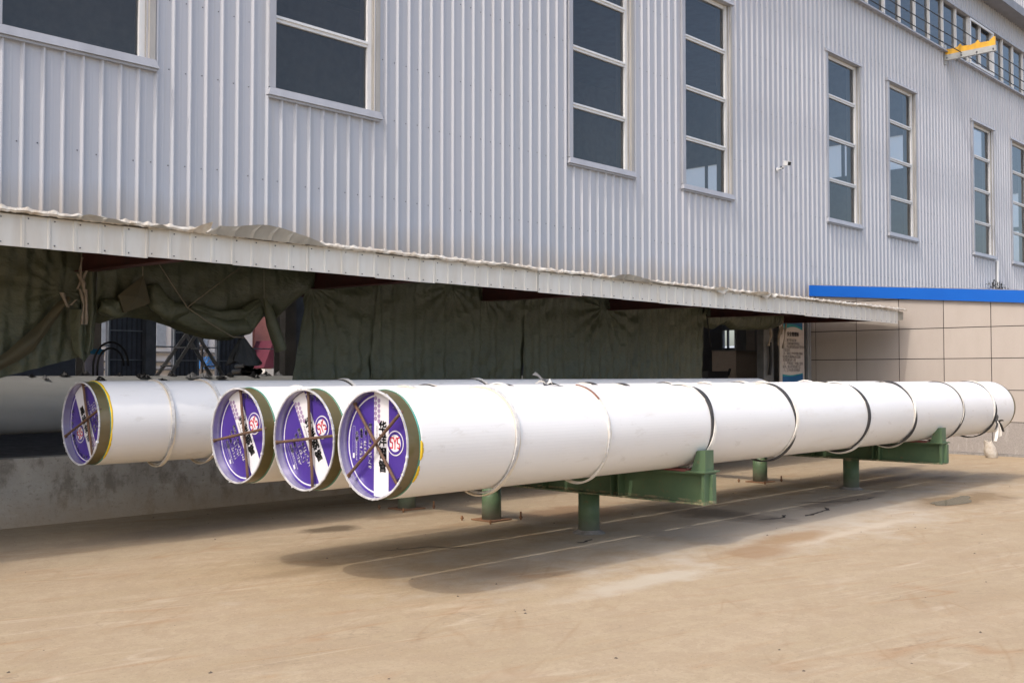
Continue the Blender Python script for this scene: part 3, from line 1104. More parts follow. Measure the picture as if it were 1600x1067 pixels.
def bars2d(bars):
    V, F_ = [], []
    for (x0, y0, x1, y1, w_) in bars:
        d = Vector((x1 - x0, y1 - y0)).normalized() * w_ / 2
        n = len(V)
        V += [(x0 - d.y - d.x, y0 + d.x - d.y), (x0 + d.y - d.x, y0 - d.x - d.y), (x1 + d.y + d.x, y1 - d.x + d.y), (x1 - d.y + d.x, y1 + d.x + d.y)]
        F_.append((n, n + 1, n + 2, n + 3))
    return V, F_


def handwriting(x, y, length, seed, h_=.036, w_=.006):
    rnd = random.Random(seed)
    bars = []
    px = 0
    while px < length:
        pts = [(px + rnd.uniform(0, .016), rnd.uniform(-h_ / 2, h_ / 2)) for _ in range(4)]
        for a, b in zip(pts, pts[1:]):
            bars.append((x + a[1], y - a[0], x + b[1], y - b[0], w_))
        px += .024
    return bars2d(bars)


# ------------------------------------------------------------------ pipes
PR = .39
PX1 = 16.88


def place(V, F_, cap_x, yc, zc, rot):
    c_, s_ = math.cos(rot), math.sin(rot)
    return [(cap_x, yc - (p * c_ - q * s_), zc + (p * s_ + q * c_)) for p, q in V], F_


def ring_path(x0, yc, zc, rad, n, amp, k, ph, sag, wob_):
    out = []
    for i in range(n):
        th = 2 * math.pi * i / n
        lo = max(0, -math.sin(th))
        rr = rad + amp * .5 * math.sin(k * th + ph) + sag * lo ** 4
        x = x0 + amp * math.cos(k * th + ph) + wob_ * math.sin(th + x0 * 3) + .4 * wob_ * math.sin(2 * th + x0 * 7)
        out.append(Vector((x, yc + rr * math.cos(th), zc + rr * math.sin(th))))
    return out


def strap(pipe, x0, yc, zc, style, k=3, ph=0.0, sag=.03, wob_=.02, rad=PR):
    n = 96

    def band(mat, w_, th_, amp, ph_, name='strap', parent=None, rad_off=0.0, sg=sag, rng=None):
        base_ = ring_path(x0, yc, zc, rad + .006 + rad_off, n, amp, k, ph_, sg, wob_)
        mb = MB()

        def sec(f):
            i = int(round(f * n)) % n
            p = base_[i]
            th = 2 * math.pi * i / n
            rv = Vector((0, math.cos(th), math.sin(th)))
            tw = .5 * math.sin(k * th + ph_)
            ww = w_ * (.75 + .35 * abs(math.cos(k * th * .5 + ph_)))
            a = Vector((math.cos(tw), 0, 0)) * ww / 2 + rv * (math.sin(tw) * ww / 4)
            t_ = rv * th_ / 2
            return [p - a - t_, p + a - t_, p + a + t_, p - a + t_]
        if rng is None:
            mb.ribbon_ring(sec, n)
        else:
            m0, m1 = rng
            cnt = int((m1 - m0) / (2 * math.pi) * n)
            i0 = int(m0 / (2 * math.pi) * n)
            mb.ribbon_ring(lambda f: sec(((i0 + f * cnt) % n) / n), cnt, closed=False)
        return mb.build(name, mat, parent or pipe)
    if style == 'bw':
        s = band(M['strap_k'], .046, .012, .018, ph)
        band(M['strap_w'], .032, .012, .021, ph + math.pi, 'strand', s, .003)
    elif style == 'black':
        s = band(M['strap_k'], .036, .012, .006, ph)
        band(M['strap_w'], .010, .008, .010, ph + 2, 'strand', s, .004)
    elif style == 'cream':
        s = band(M['strap_c'], .036, .010, .004, ph, sg=.045)
        x0_ = x0
        band(M['strap_g'], .030, .010, .012, ph + 2.2, 'lace', s, .006, sg=.02)
    elif style == 'rope':
        s = band(M['strap_w'], .024, .016, .006, ph, sg=.035)
        band(M['strap_g'], .008, .012, .010, ph + 1.5, 'strand', s, .006)
        band(M['strap_r'], .030, .010, .003, ph, 'wrap', s, .008, rng=(R(105), R(165)) if False else (R(95), R(140)))
    elif style == 'white':
        s = band(M['strap_w'], .030, .010, .006, ph)
    return s


def make_pipe(label, yc, zc, px0, rot, rods, straps, hand_seed, px1=PX1, yellow=(), rr=.382):
    p = thing('steel_pipe', label, 'pipe', (px0, yc, zc), 'white coated steel pipes on the green rack')
    n = 96
    # coated body, open tube with thickness and rounded shoulder
    mb = MB()
    xs_ = [(px0 + .115, PR - .012), (px0 + .118, PR - .003), (px0 + .128, PR)] + [(lerp(px0 + .3, px1 - .2, k / 30), PR) for k in range(31)] + [(px1 - .03, PR), (px1 - .02, PR - .004)]
    for (xa_, ra), (xb_, rb) in zip(xs_, xs_[1:]):
        for k in range(n):
            a0, a1 = 2 * math.pi * k / n, 2 * math.pi * (k + 1) / n
            mb.quad((xa_, yc + ra * math.cos(a0), zc + ra * math.sin(a0)), (xa_, yc + ra * math.cos(a1), zc + ra * math.sin(a1)),
                    (xb_, yc + rb * math.cos(a1), zc + rb * math.sin(a1)), (xb_, yc + rb * math.cos(a0), zc + rb * math.sin(a0)))
    mb.build('coating', M['coat'], p, smooth=True)
    # far end ring and cap
    mb = MB()
    for k in range(n):
        a0, a1 = 2 * math.pi * k / n, 2 * math.pi * (k + 1) / n
        for (xa_, ra), (xb_, rb) in (((px1 - .02, PR - .0045), (px1 + .06, PR - .008)), ((px1 + .06, PR - .008), (px1 + .06, 0.0))):
            mb.quad((xa_, yc + ra * math.cos(a0), zc + ra * math.sin(a0)), (xa_, yc + ra * math.cos(a1), zc + ra * math.sin(a1)),
                    (xb_, yc + rb * math.cos(a1), zc + rb * math.sin(a1)), (xb_, yc + rb * math.cos(a0), zc + rb * math.sin(a0)))
    mb.build('far_end_band', M['bare'], p, smooth=False)
    # bare olive end band
    mb = MB()
    for (xa_, ra), (xb_, rb) in (((px0, rr), (px0 + .117, rr)),):
        for k in range(n):
            a0, a1 = 2 * math.pi * k / n, 2 * math.pi * (k + 1) / n
            mb.quad((xa_, yc + ra * math.cos(a0), zc + ra * math.sin(a0)), (xa_, yc + ra * math.cos(a1), zc + ra * math.sin(a1)),
                    (xb_, yc + rb * math.cos(a1), zc + rb * math.sin(a1)), (xb_, yc + rb * math.cos(a0), zc + rb * math.sin(a0)))
    mb.build('bare_end', M['bare'], p, smooth=True)
    # teal seal at the shoulder
    mb = MB()
    mb.ribbon_ring(lambda f: [Vector((px0 + dx, yc + r_ * math.cos(2 * math.pi * f), zc + r_ * math.sin(2 * math.pi * f))) for dx, r_ in ((.106, rr + .001), (.117, rr + .001), (.117, PR - .002 + .001 * math.sin(f * 60)), (.110, PR - .003))], n)
    mb.build('seal_ring', M['teal'], p)
    for a0, a1, w_ in yellow:
        mb = MB()
        m_ = 18
        rows = []
        for i in range(m_ + 1):
            th = R(lerp(a0, a1, i / m_))
            e = math.sin(math.pi * i / m_) ** .6
            ww = w_ * e * (.75 + .5 * nz(i * .6, a0))
            rows.append([(px0 + .110, yc + (PR - .004) * math.cos(th), zc + (PR - .004) * math.sin(th)),
                         (px0 + .118, yc + (PR + .006 * e) * math.cos(th), zc + (PR + .006 * e) * math.sin(th)),
                         (px0 + .120 + ww, yc + (PR + .002) * math.cos(th), zc + (PR + .002) * math.sin(th))])
        mb.add([q for r_ in rows for q in r_], [(i * 3 + k, i * 3 + k + 1, (i + 1) * 3 + k + 1, (i + 1) * 3 + k) for i in range(m_) for k in (0, 1)])
        mb.build('sealant_smear', M['foam'], p)
    # inner face and jagged rim film
    ri = rr - .008
    mb = MB()
    for k in range(n):
        a0, a1 = 2 * math.pi * k / n, 2 * math.pi * (k + 1) / n
        mb.quad((px0, yc + ri * math.cos(a0), zc + ri * math.sin(a0)), (px0 + .085, yc + ri * math.cos(a0), zc + ri * math.sin(a0)),
                (px0 + .085, yc + ri * math.cos(a1), zc + ri * math.sin(a1)), (px0, yc + ri * math.cos(a1), zc + ri * math.sin(a1)))
    mb.build('inner_face', M['inner'], p, smooth=True)
    mb = MB()
    N2 = 180
    rnd = random.Random(hand_seed * 13)
    jag = [max(0, rnd.gauss(0, 1) - .9) * .0075 for _ in range(N2)]

    def rimsec(f):
        i = int(round(f * N2)) % N2
        th = 2 * math.pi * i / N2
        j = jag[i]
        return [Vector((px0 - .003 - j * .6, yc + r_ * math.cos(th), zc + r_ * math.sin(th))) if a == 0 else Vector((px0 + .008, yc + r_ * math.cos(th), zc + r_ * math.sin(th)))
                for a, r_ in ((0, ri - .002), (0, rr + .002 + j), (1, rr + .0018 + j * .6), (1, ri - .002))]
    mb.ribbon_ring(rimsec, N2)
    mb.build('rim', M['rim'], p)
    # recessed printed cap
    cx = px0 + .072
    V, F_ = disc2d(0, 0, ri - .0005, 72)
    cap = MB().add(*place(V, F_, cx, yc, zc, rot)).build('printed_cap', M['purple'], p)

    def pr2(name, mat, VF, layer):
        V_, F2 = VF
        MB().add(*place(V_, F2, cx - .0012 * layer, yc, zc, rot)).build(name, M[mat], cap)
    pr2('border_ring', 'prwhite', disc2d(0, 0, .352, 72, .341), 1)
    # white stripe, clipped to the disc
    V = []
    for q, s_ in ((1, -.06), (1, .10)):
        V.append((s_, math.sqrt(.370 ** 2 - s_ ** 2)))
    top = [(lerp(-.06, .10, k / 8), math.sqrt(.370 ** 2 - lerp(-.06, .10, k / 8) ** 2)) for k in range(9)]
    pts = top + [(a, -b) for a, b in reversed(top)]
    pr2('stripe', 'prwhite', (pts, [tuple(range(len(pts)))]), 2)
    V, F_ = [], []
    for r_ in range(5):
        for c_ in range(2):
            q = .325 - r_ * .036 - (c_ % 2) * .018
            px_ = -.043 + c_ * .036
            v_, f_ = disc2d(px_, q, .0165, 10)
            nn = len(V)
            V += v_
            F_ += [tuple(i + nn for i in f) for f in f_]
    pr2('pipe_pattern', 'mauve', (V, F_), 3)
    pr2('pipe_name', 'prblack', text2d('华洋钢管', .088, .030, .175, vertical=True, bold=.0065), 3)
    pr2('small_print', 'prblack', text2d('HUAYANG STEEL PIPE', .020, -.034, .13, rot=-math.pi / 2), 3)
    # emblem
    pr2('emblem_ring', 'prwhite', disc2d(.172, .015, .088, 36), 3)
    pr2('emblem_ring', 'purple', disc2d(.172, .015, .080, 36), 4)
    pr2('emblem_ground', 'prwhite', disc2d(.172, .015, .060, 36), 5)
    ex, ey = .172, .015
    bars = [(-.020, .030, -.036, .030, .0085), (-.037, .030, -.037, .008, .0085), (-.036, .006, -.022, .002, .0085), (-.020, .002, -.020, -.024, .0085), (-.022, -.026, -.036, -.026, .0085),
            (-.012, .030, .0, .004, .0085), (.012, .030, .0, .004, .0085), (.0, .004, .0, -.030, .0085),
            (.020, .026, .034, .034, .0085), (.020, .026, .020, .004, .0085), (.020, .002, .036, -.004, .0085), (.036, -.004, .036, -.028, .0085), (.036, -.030, .022, -.024, .0085)]
    pr2('emblem', 'prred', bars2d([(ex + a * 1.3, ey + b * 1.25, ex + c_ * 1.3, ey + d * 1.25, w_ * 1.2) for a, b, c_, d, w_ in bars]), 6)
    # data columns with handwriting
    for px_, txt, hs in ((-.105, '规格:Φ', 1), (-.155, '炉号:', 2), (-.205, '管号:', 3), (-.255, '长度:', 4)):
        y0 = .15 - .02 * (hs - 1)
        pr2('data_column', 'prwhite', text2d(txt, .036, px_, y0, vertical=True, bold=.002), 2)
        if hs < 4:
            pr2('handwriting', 'prwhite', handwriting(px_, y0 - .03 * len(txt) - .02, .20 - .03 * hs, hand_seed * 10 + hs), 2)
        pr2('rule', 'prgrey', bars2d([(px_ - .019, y0 - .06, px_ - .019, y0 - .30 + .03 * hs, .002)]), 1)
    pr2('maker_line', 'prwhite', text2d('华洋钢管制造有限公司', .017, -.258, .05, vertical=True), 2)
    pr2('notice_box', 'prgrey', bars2d([(-.30, .12, -.30, -.10, .003), (-.275, .12, -.275, -.10, .003), (-.30, .12, -.275, .12, .003), (-.30, -.10, -.275, -.10, .003)]), 2)
    pr2('notice_tab', 'prwhite', bars2d([(-.2875, -.085, -.2875, -.10, .020)]), 3)
    V, F_ = [], []
    for i, ch in enumerate('沧州市华洋钢管有限公司'):
        a = R(58 - i * 10.6)
        v_, f_ = text2d(ch, .042, 0, 0, rot=a - math.pi / 2, align='C', bold=.001)
        nn = len(V)
        V += [(x_ + .300 * math.cos(a), y_ + .300 * math.sin(a)) for x_, y_ in v_]
        F_ += [tuple(i_ + nn for i_ in f) for f in f_]
    pr2('rim_lettering', 'prwhite', (V, F_), 2)
    # crossed rods
    for (a, b), (c_, d) in rods:
        mb = MB()
        e0 = Vector((px0 + .018 + (.022 if (a, b) == rods[0][0] else 0), yc - a, zc + b))
        e1 = Vector((px0 + .018 + (.022 if (a, b) == rods[0][0] else 0), yc - c_, zc + d))
        m_ = 10
        mb.tube([e0.lerp(e1, k / m_) + Vector((.003 * nz(k * .7, a), .003 * nz(k * .6, b, 3), 0)) for k in range(m_ + 1)], .0115, 8)
        rod = mb.build('crossed_rod', M['rust'], p, smooth=True)
        for e in (e0, e1):
            w_ = MB()
            w_.tube([e + Vector((-.012, 0, 0)), e + Vector((0, 0, 0)), e + Vector((.015, 0, 0))], [.010, .019, .012], 7)
            w_.build('weld_lump', M['rust'], rod)
    for i, (sx, style, kk, ph) in enumerate(straps):
        strap(p, sx, yc, zc, style, kk, ph)
    return p


ZP = 1.112
RODS4 = [((-.245, .283), (.245, -.283)), ((-.285, -.235), (.29, .232))]
RODS3 = [((.006, .365), (.07, -.360)), ((-.366, -.036), (.366, .045))]
RODS2 = [((-.016, .366), (.105, -.352)), ((-.364, -.055), (.364, .067))]
RODS1 = [((-.037, .364), (.18, -.318)), ((-.34, -.13), (.345, .138))]
ST4 = [(5.80, 'cream', 2, .3), (6.96, 'rope', 2, 1.0), (8.52, 'bw', 3, .4), (10.08, 'bw', 3, 1.6), (11.82, 'bw', 2, 2.3), (13.2, 'bw', 3, 3.0), (14.8, 'black', 2, .7), (16.02, 'bw', 2, .2)]
ST3 = [(5.75, 'cream', 2, .9), (6.9, 'white', 2, .3), (8.6, 'bw', 3, 2.), (10.25, 'bw', 3, .3), (11.5, 'bw', 2, 1.4), (13.0, 'bw', 3, 2.2), (14.9, 'black', 2, .2)]
ST2 = [(5.30, 'white', 2, .2), (6.75, 'black', 2, .9), (7.75, 'bw', 3, 1.), (9.15, 'bw', 3, 2.3), (10.6, 'black', 3, .3), (12.3, 'bw', 2, .5), (14.2, 'bw', 3, .5)]
ST1 = [(5.12, 'cream', 2, .2), (5.62, 'cream', 2, 1.4), (7.4, 'bw', 2, .4), (9.5, 'bw', 2, .4)]
make_pipe('nearest white pipe to the yard, rusty rods crossed like an X on its purple cap', 5.80, ZP, 4.74, 0.0, RODS4, ST4, 4, yellow=((178 + 22, 178 + 42, .018), (180 - 6, 178 + 16, .022)))
make_pipe('white pipe in the middle of the three adjoining pipes on the rack', 6.624, ZP, 4.748, R(29), RODS3, ST3, 3, px1=16.8)
make_pipe('white pipe farthest from the yard among the three adjoining pipes', 7.448, ZP + .002, 4.695, R(30), RODS2, ST2, 2, px1=16.85)
make_pipe('white pipe lying apart beside the low concrete wall, its cap turned upside down', 9.58, 1.155, 4.385, R(180 + 30), RODS1, ST1, 1, px1=16.5, yellow=((60, 190, .016), (190, 235, .012)))

# strap bow tied near the far end of the front pipe and a knot on the middle pipe
def bow(label, at, tails, mats, cat='strap'):
    t_ = thing('strap_knot', label, cat, at)
    rnd = random.Random(len(label))
    for i, (d, w_) in enumerate(tails):
        d = Vector(d)
        mb = MB()
        m_ = 8
        side = d.cross(Vector((1, 0, .3))).normalized()
        L_ = []
        for k in range(m_ + 1):
            f = k / m_
            pnt = Vector(at) + d * f + Vector((0, -.02 * math.sin(f * 3), -.02 * f * f))
            tw = side * (w_ / 2) + Vector((0, 0, w_ * .3 * math.sin(f * 4 + i)))
            L_.append((pnt - tw, pnt + tw, pnt + tw + Vector((.003, -.004, .002)), pnt - tw + Vector((.003, -.004, .002))))
        mb.add([q for r_ in L_ for q in r_], [(k * 4 + j, k * 4 + (j + 1) % 4, (k + 1) * 4 + (j + 1) % 4, (k + 1) * 4 + j) for k in range(m_) for j in range(4)] + [(0, 1, 2, 3), (m_ * 4, m_ * 4 + 1, m_ * 4 + 2, m_ * 4 + 3)])
        mb.build('strap_tail', M[mats[i % len(mats)]], t_)
    mb = MB()
    mb.tube([Vector(at) + Vector((math.cos(a) * .022, -.01, math.sin(a) * .022)) for a in [k * math.pi / 3 for k in range(7)]], .013, 6)
    mb.build('knot', M[mats[0]], t_, smooth=True)
    return t_


bow('black and white strap tied in a bow near the far end of the front pipe', (16.02, 5.395, .93),
    [((.20, -.02, .02), .035), ((.17, -.03, -.13), .04), ((-.12, -.02, -.26), .035), ((.03, -.04, -.20), .04), ((.04, .02, .13), .03), ((-.10, -.01, -.10), .03)], ['strap_k', 'strap_k', 'strap_w', 'strap_w', 'strap_k', 'strap_k'])
bow('knotted strap ends sticking up from the top of the middle pipe', (7.50, 6.617, 1.525),
    [((-.14, .02, .11), .04), ((-.12, .0, .03), .05), ((.20, -.05, -.02), .04), ((.05, -.03, .03), .05), ((-.05, .03, .07), .04)], ['film_g', 'strap_w', 'strap_k', 'strap_w', 'film_g'])


# ------------------------------------------------------------------ green pipe racks
def rack(x, label, y_end, posts, zb_=.405, plates=()):
    t_ = thing('pipe_rack', label, 'pipe rack', (x, posts[0], 0), 'green steel racks under the pipes')
    y2 = 10.15
    zt_ = .70
    mb = MB()
    mb.box(x - .10, x + .10, y_end, y2, zt_ - .016, zt_)
    mb.box(x - .10, x + .10, y_end, y2, zb_, zb_ + .016)
    mb.box(x - .006, x + .006, y_end + .05, y2, zb_ + .0161, zt_ - .0161)
    bm_ = mb.build('beam', M['green'], t_)
    for y in (y_end + .012, posts[0] - .45, posts[0] - .35, posts[0] + .55, posts[1] - .5, posts[1] + .4, posts[1] + 1.0):
        MB().box(x - .094, x - .0061, y - .006, y + .006, zb_ + .0165, zt_ - .0165).build('stiffener', M['green'], bm_)
    # end plate and tapered stop that holds the front pipe
    mb = MB()
    mb.box(x - .098, x + .098, y_end + .02, y_end + .034, zb_ + .017, zt_ - .017)
    mb.box(x - .012, x + .05, y_end - .03, y_end + .019, zb_ + .017, zt_ - .017)
    mb.build('end_plate', M['green'], bm_)
    mb = MB()
    mb.prism_x([(y_end + .01, zt_ + .004), (y_end + .17, zt_ + .004), (y_end + .10, zt_ + .20), (y_end + .01, zt_ + .205)], x - .07, x + .07)
    mb.box(x - .13, x + .13, y_end - .02, y_end + .19, zt_ + .0005, zt_ + .0135)
    mb.build('stop_block', M['green'], t_)
    mb = MB()
    mb.box(x - .08, x + .06, y_end + .2, y_end + .55, zt_ + .001, zt_ + .022)
    mb.build('wood_pad', M['redpad'], t_)
    for i, y in enumerate(posts):
        mb = MB()
        mb.tube([(x, y, .003), (x, y, zb_ - .0005)], .108, 28)
        po = mb.build('post', M['green'], t_, smooth=False)
        for pl in po.data.polygons:
            pl.use_smooth = len(pl.vertices) == 4
        if i in plates:
            MB().box(x - .16, x + .16, y - .16, y + .16, .004, .016).build('base_plate', M['rustplate'], po)
            for sx in (-1, 1):
                for sy in (-1, 1):
                    b_ = MB()
                    b_.tube([(x + sx * .24, y + sy * .22, 0), (x + sx * .24, y + sy * .22, .07 + .02 * sx)], .011, 7)
                    b_.tube([(x + sx * .24, y + sy * .22, .018), (x + sx * .24, y + sy * .22, .034)], .02, 6)
                    b_.build('anchor_bolt', M['rustplate'], po)
        else:
            b_ = MB()
            b_.tube([(x, y, .001), (x, y, .012), (x, y, .035)], [.17, .15, .112], 20)
            b_.build('grout_collar', M['cement'], po)
    return t_


rack(8.40, 'green steel pipe rack nearer the camera, under the purple capped pipe ends', 5.37, (6.815, 8.20, 9.62), plates=(1, 2))
rack(14.12, 'green steel pipe rack farther away, beside the tiled annex', 5.41, (6.72, 8.16, 9.6), zb_=.425, plates=(1, 2))


# ------------------------------------------------------------------ tarps
def tarp(label, top, bot, y0, nx, nz_, seed, folds=.05, bulge=0.0, fine_=.012, edge=0.0, name='tarpaulin', roll=0.0, mat='tarp', gather=None):
    """hanging quilted cloth between two (x,z) curves, folded in depth"""
    xa_, xb_ = bot[0][0], bot[-1][0]
    ta, tb = top[0][0], top[-1][0]
    mb = MB()

    def fn(u, v):
        xt, xb2 = lerp(ta, tb, u), lerp(xa_, xb_, u)
        x = lerp(xt, xb2, v)
        zt_, zb2 = curve(top, xt), curve(bot, xb2)
        z_ = lerp(zt_, zb2, v)
        d = folds * (nz(x * 2.6, z_ * .35, seed) * .9 + .5 * nz(x * 6.5, z_ * .7, seed + 3)) * (.35 + .65 * v)
        d += fine_ * .7 * nz(x * 9 + 1.5 * nz(x, z_, 4), z_ * 3.2, seed + 7) + fine_ * .35 * nz(x * 17, z_ * 9, seed + 9)
        d += fine_ * .55 * math.sin(2 * math.pi * x / .19 + 1.2 * nz(x * .7, z_ * .9, seed))
        # slack creases running in from the corners
        d += fine_ * .8 * math.sin((x * 9 - z_ * 17) + 4 * nz(x * 1.2, z_ * 1.2, seed + 2)) * (.3 + .7 * abs(nz(x * .9, z_ * .9, seed + 5)))
        if gather:
            gx, gz, ga = gather
            ang = math.atan2(z_ - gz, x - gx)
            rr_ = math.hypot(x - gx, z_ - gz)
            d += ga * math.sin(ang * 17 + seed) * math.exp(-rr_ / .9) * min(1, rr_ * 3)
        y = y0 + d - bulge * math.sin(math.pi * min(1, v) ** .8) ** .9
        if roll and v > .8:
            y += roll * ((v - .8) / .2) ** 2
        return (x, y, z_)
    mb.grid(fn, nx, nz_)
    return mb.build(name, M[mat], smooth=True, label=label, cat='tarpaulin', group='olive tarpaulins hung under the canopy')


T1 = tarp('olive tarpaulin at far left with its brown lined hem pulled up', [(3.4, 3.0), (5.26, 2.99)],
          [(3.4, 1.38), (4.04, 1.51), (4.29, 1.57), (4.58, 1.65), (5.0, 1.76), (5.12, 1.80), (5.26, 1.87)], 11.22, 150, 120, 1, folds=.05, fine_=.024, gather=(4.95, 2.5, .010))
mb = MB()
mb.grid(lambda u, v: (lerp(3.9, 4.92, u) + .02 * nz(u * 5, v), 11.10 - .07 * math.sin(math.pi * v) - .03 * nz(u * 4, v * 2, 2),
                      lerp(curve([(3.9, 1.60), (4.25, 1.79), (4.55, 2.06), (4.82, 2.36), (4.92, 2.44)], lerp(3.9, 4.92, u)),
                           curve([(3.9, 1.47), (4.25, 1.65), (4.56, 1.83), (4.82, 2.19), (4.92, 2.36)], lerp(3.9, 4.92, u)), v)), 40, 10)
mb.build('folded_hem', M['tarp_in'], T1, smooth=True)
mb = MB()
mb.grid(lambda u, v: (lerp(5.08, 5.25, u) + .03 * math.sin(v * 3) + .02 * nz(v * 4, u), 11.10 + .06 * math.cos(u * math.pi * 2.2) + .02 * nz(u * 3, v * 6, 3) + .04 * v,
                      lerp(2.97, 1.90 - .07 * math.sin(u * math.pi), v)), 22, 50)
mb.build('gathered_edge', M['tarp'], T1, smooth=True)
mb = MB()
mb.grid(lambda u, v: (lerp(4.96, 5.14, u) + .05 * v * v, 11.08 + .05 * math.cos(u * math.pi * 2.0 + v) + .015 * nz(u * 3, v * 5, 8), lerp(2.30, 1.84 - .10 * math.sin(u * 3), v)), 16, 26)
mb.build('loose_corner', M['tarp'], T1, smooth=True)

T3 = tarp('rolled up olive tarpaulin slung in swags by crossed ropes', [(5.26, 3.0), (8.16, 2.99)],
          [(5.26, 2.25), (5.32, 2.19), (5.4, 2.17), (5.54, 2.22), (5.73, 2.255), (5.96, 2.23), (6.28, 2.16), (6.45, 2.09), (6.7, 2.03), (6.89, 2.015), (7.07, 2.03), (7.27, 2.13), (7.41, 2.24), (7.55, 2.40), (7.69, 2.30), (7.88, 2.46), (8.03, 2.59), (8.16, 2.70)],
          11.24, 170, 80, 5, folds=.09, bulge=.10, fine_=.015, roll=.10)


def swag(pts, r0, name, mat, parent, yoff=0.0, sq=.75, seed=0):
    """fat folded roll of cloth following a path, with creases"""
    mb = MB()
    m_ = 44
    P_ = []
    for k in range(m_ + 1):
        f = k / m_ * (len(pts) - 1)
        i = min(int(f), len(pts) - 2)
        a, b = Vector(pts[i]), Vector(pts[i + 1])
        P_.append(a.lerp(b, (f - i) * (f - i) * (3 - 2 * (f - i)) * .5 + (f - i) * .5))
    nn = 22
    rows = []
    for k, pnt in enumerate(P_):
        f = k / m_
        rr_ = r0 * (.45 + .55 * math.sin(math.pi * min(1, max(0, f))) ** .5)
        d = (P_[min(k + 1, m_)] - P_[max(k - 1, 0)]).normalized()
        up = Vector((0, 0, 1)) - d * d.z
        up.normalize()
        row = []
        for j in range(nn):
            a = 2 * math.pi * j / nn
            q = rr_ * (1 + .22 * nz(f * 3 + seed, a * 1.1, 1) + .12 * math.sin(a * 3 + f * 7 + seed) + .06 * nz(f * 14, a * 2, seed))
            row.append(pnt + Vector((0, -1, 0)) * (q * math.cos(a) * sq) + up * (q * math.sin(a)))
        rows.append(row)
    mb.add([q for r_ in rows for q in r_], [(k * nn + j, k * nn + (j + 1) % nn, (k + 1) * nn + (j + 1) % nn, (k + 1) * nn + j) for k in range(m_) for j in range(nn)])
    return mb.build(name, M[mat], parent, smooth=True)


swag([(5.86, 11.08, 2.62), (5.92, 11.06, 2.42), (6.08, 11.05, 2.32), (6.3, 11.05, 2.36)], .12, 'slung_fold', 'tarp', T3, seed=1)
swag([(6.1, 11.1, 2.33), (6.45, 11.08, 2.24), (6.8, 11.07, 2.16), (7.1, 11.08, 2.20), (7.32, 11.1, 2.45)], .13, 'slung_fold', 'tarp', T3, seed=4)
swag([(5.28, 11.1, 2.36), (5.42, 11.08, 2.32), (5.58, 11.1, 2.36)], .10, 'slung_fold', 'tarp', T3, seed=7)
swag([(6.35, 11.06, 2.40), (6.7, 11.04, 2.29), (7.05, 11.05, 2.34), (7.3, 11.08, 2.50)], .07, 'slung_fold', 'tarp', T3, seed=9)
mb = MB()
mb.add([(5.44, 11.0, 2.47), (5.71, 10.96, 2.70), (5.80, 10.97, 2.40), (5.50, 10.98, 2.28), (5.46, 11.06, 2.46), (5.71, 11.04, 2.68), (5.79, 11.05, 2.40), (5.51, 11.05, 2.29), (5.62, 10.92, 2.46)],
       [(0, 1, 8), (1, 2, 8), (2, 3, 8), (3, 0, 8), (4, 5, 6, 7), (0, 4, 5, 1), (1, 5, 6, 2), (2, 6, 7, 3), (3, 7, 4, 0)])
mb.build('turned_corner', M['tarp_in'], T3)
mb = MB()   # hanging sleeve of cloth
mb.tube([(7.32, 11.02, 2.54), (7.36, 11.0, 2.40), (7.42, 11.0, 2.22), (7.49, 11.0, 2.05), (7.55, 11.0, 1.91)], [.02, .055, .075, .08, .075], 16, caps=False)
mb.build('hanging_sleeve', M['tarp'], T3, smooth=True)

seam_t = [8.10, 9.24, 11.22, 12.25, 15.28, 17.22]
seam_b = [7.76, 9.05, 11.12, 12.06, 15.12, 17.28]
lab4 = ['olive tarpaulin with slanting left edge beside the rolled swag', 'broad olive tarpaulin hanging second right of the swag', 'narrow olive tarpaulin in the middle of the hanging row',
        'widest olive tarpaulin in the hanging row with fan creases', 'olive tarpaulin with vertical quilting beside the rolled end near the poster']
for i in range(5):
    a, b = seam_t[i], seam_t[i + 1] + .06
    c_, d = seam_b[i], seam_b[i + 1] + .05
    tarp(lab4[i], [(a, 3.0), (b, 2.99)], [(c_, .95), (d, .95)], 11.20 - .025 * (i % 2), int(70 * (b - a)) + 20, 130, 20 + i * 7, folds=.065, fine_=.018,
         gather=((8.15, 2.75, .03), (10.6, 2.9, .015), (11.3, 2.85, .015), (14.2, 2.75, .03), None)[i])
T5 = tarp('olive tarpaulin rolled up short beside the hanging poster', [(17.24, 3.0), (20.3, 2.98)],
          [(17.24, 2.68), (17.5, 2.52), (17.8, 2.50), (18.1, 2.60), (18.3, 2.60), (18.5, 2.51), (19.2, 2.53), (19.9, 2.56), (20.3, 2.62)], 11.24, 110, 40, 60, folds=.06, bulge=.10, roll=.08)

# ropes, ties, rag
def rope(label, pts, r_=.007, mat='rope'):
    return MB().tube(pts, r_, 6).build('rope', M[mat], label=label, cat='rope', smooth=True)


rope('rope slanting down right from the red bracket to the knotted rag', [(5.82, 10.86, 2.86), (6.02, 10.87, 2.60), (6.20, 10.88, 2.37), (6.5, 10.9, 2.20), (6.80, 10.9, 2.05), (6.99, 10.93, 2.045)])
rope('rope slanting down left from the canopy to cross its neighbour', [(6.92, 10.87, 2.90), (6.55, 10.87, 2.63), (6.20, 10.86, 2.372)])
rope('short rope hanging above the brown turned cloth corner', [(5.66, 10.9, 2.86), (5.675, 10.91, 2.78), (5.685, 10.93, 2.69)], .006)
rope('thin cord dropping straight to the hanging cloth sleeve', [(7.28, 10.98, 2.95), (7.30, 11.0, 2.53)], .004)
rope('dark cord hanging against the dim panel by the rolled tarpaulin', [(17.18, 11.05, 2.76), (17.3, 11.06, 2.3), (17.42, 11.1, 2.15)], .012, 'black')


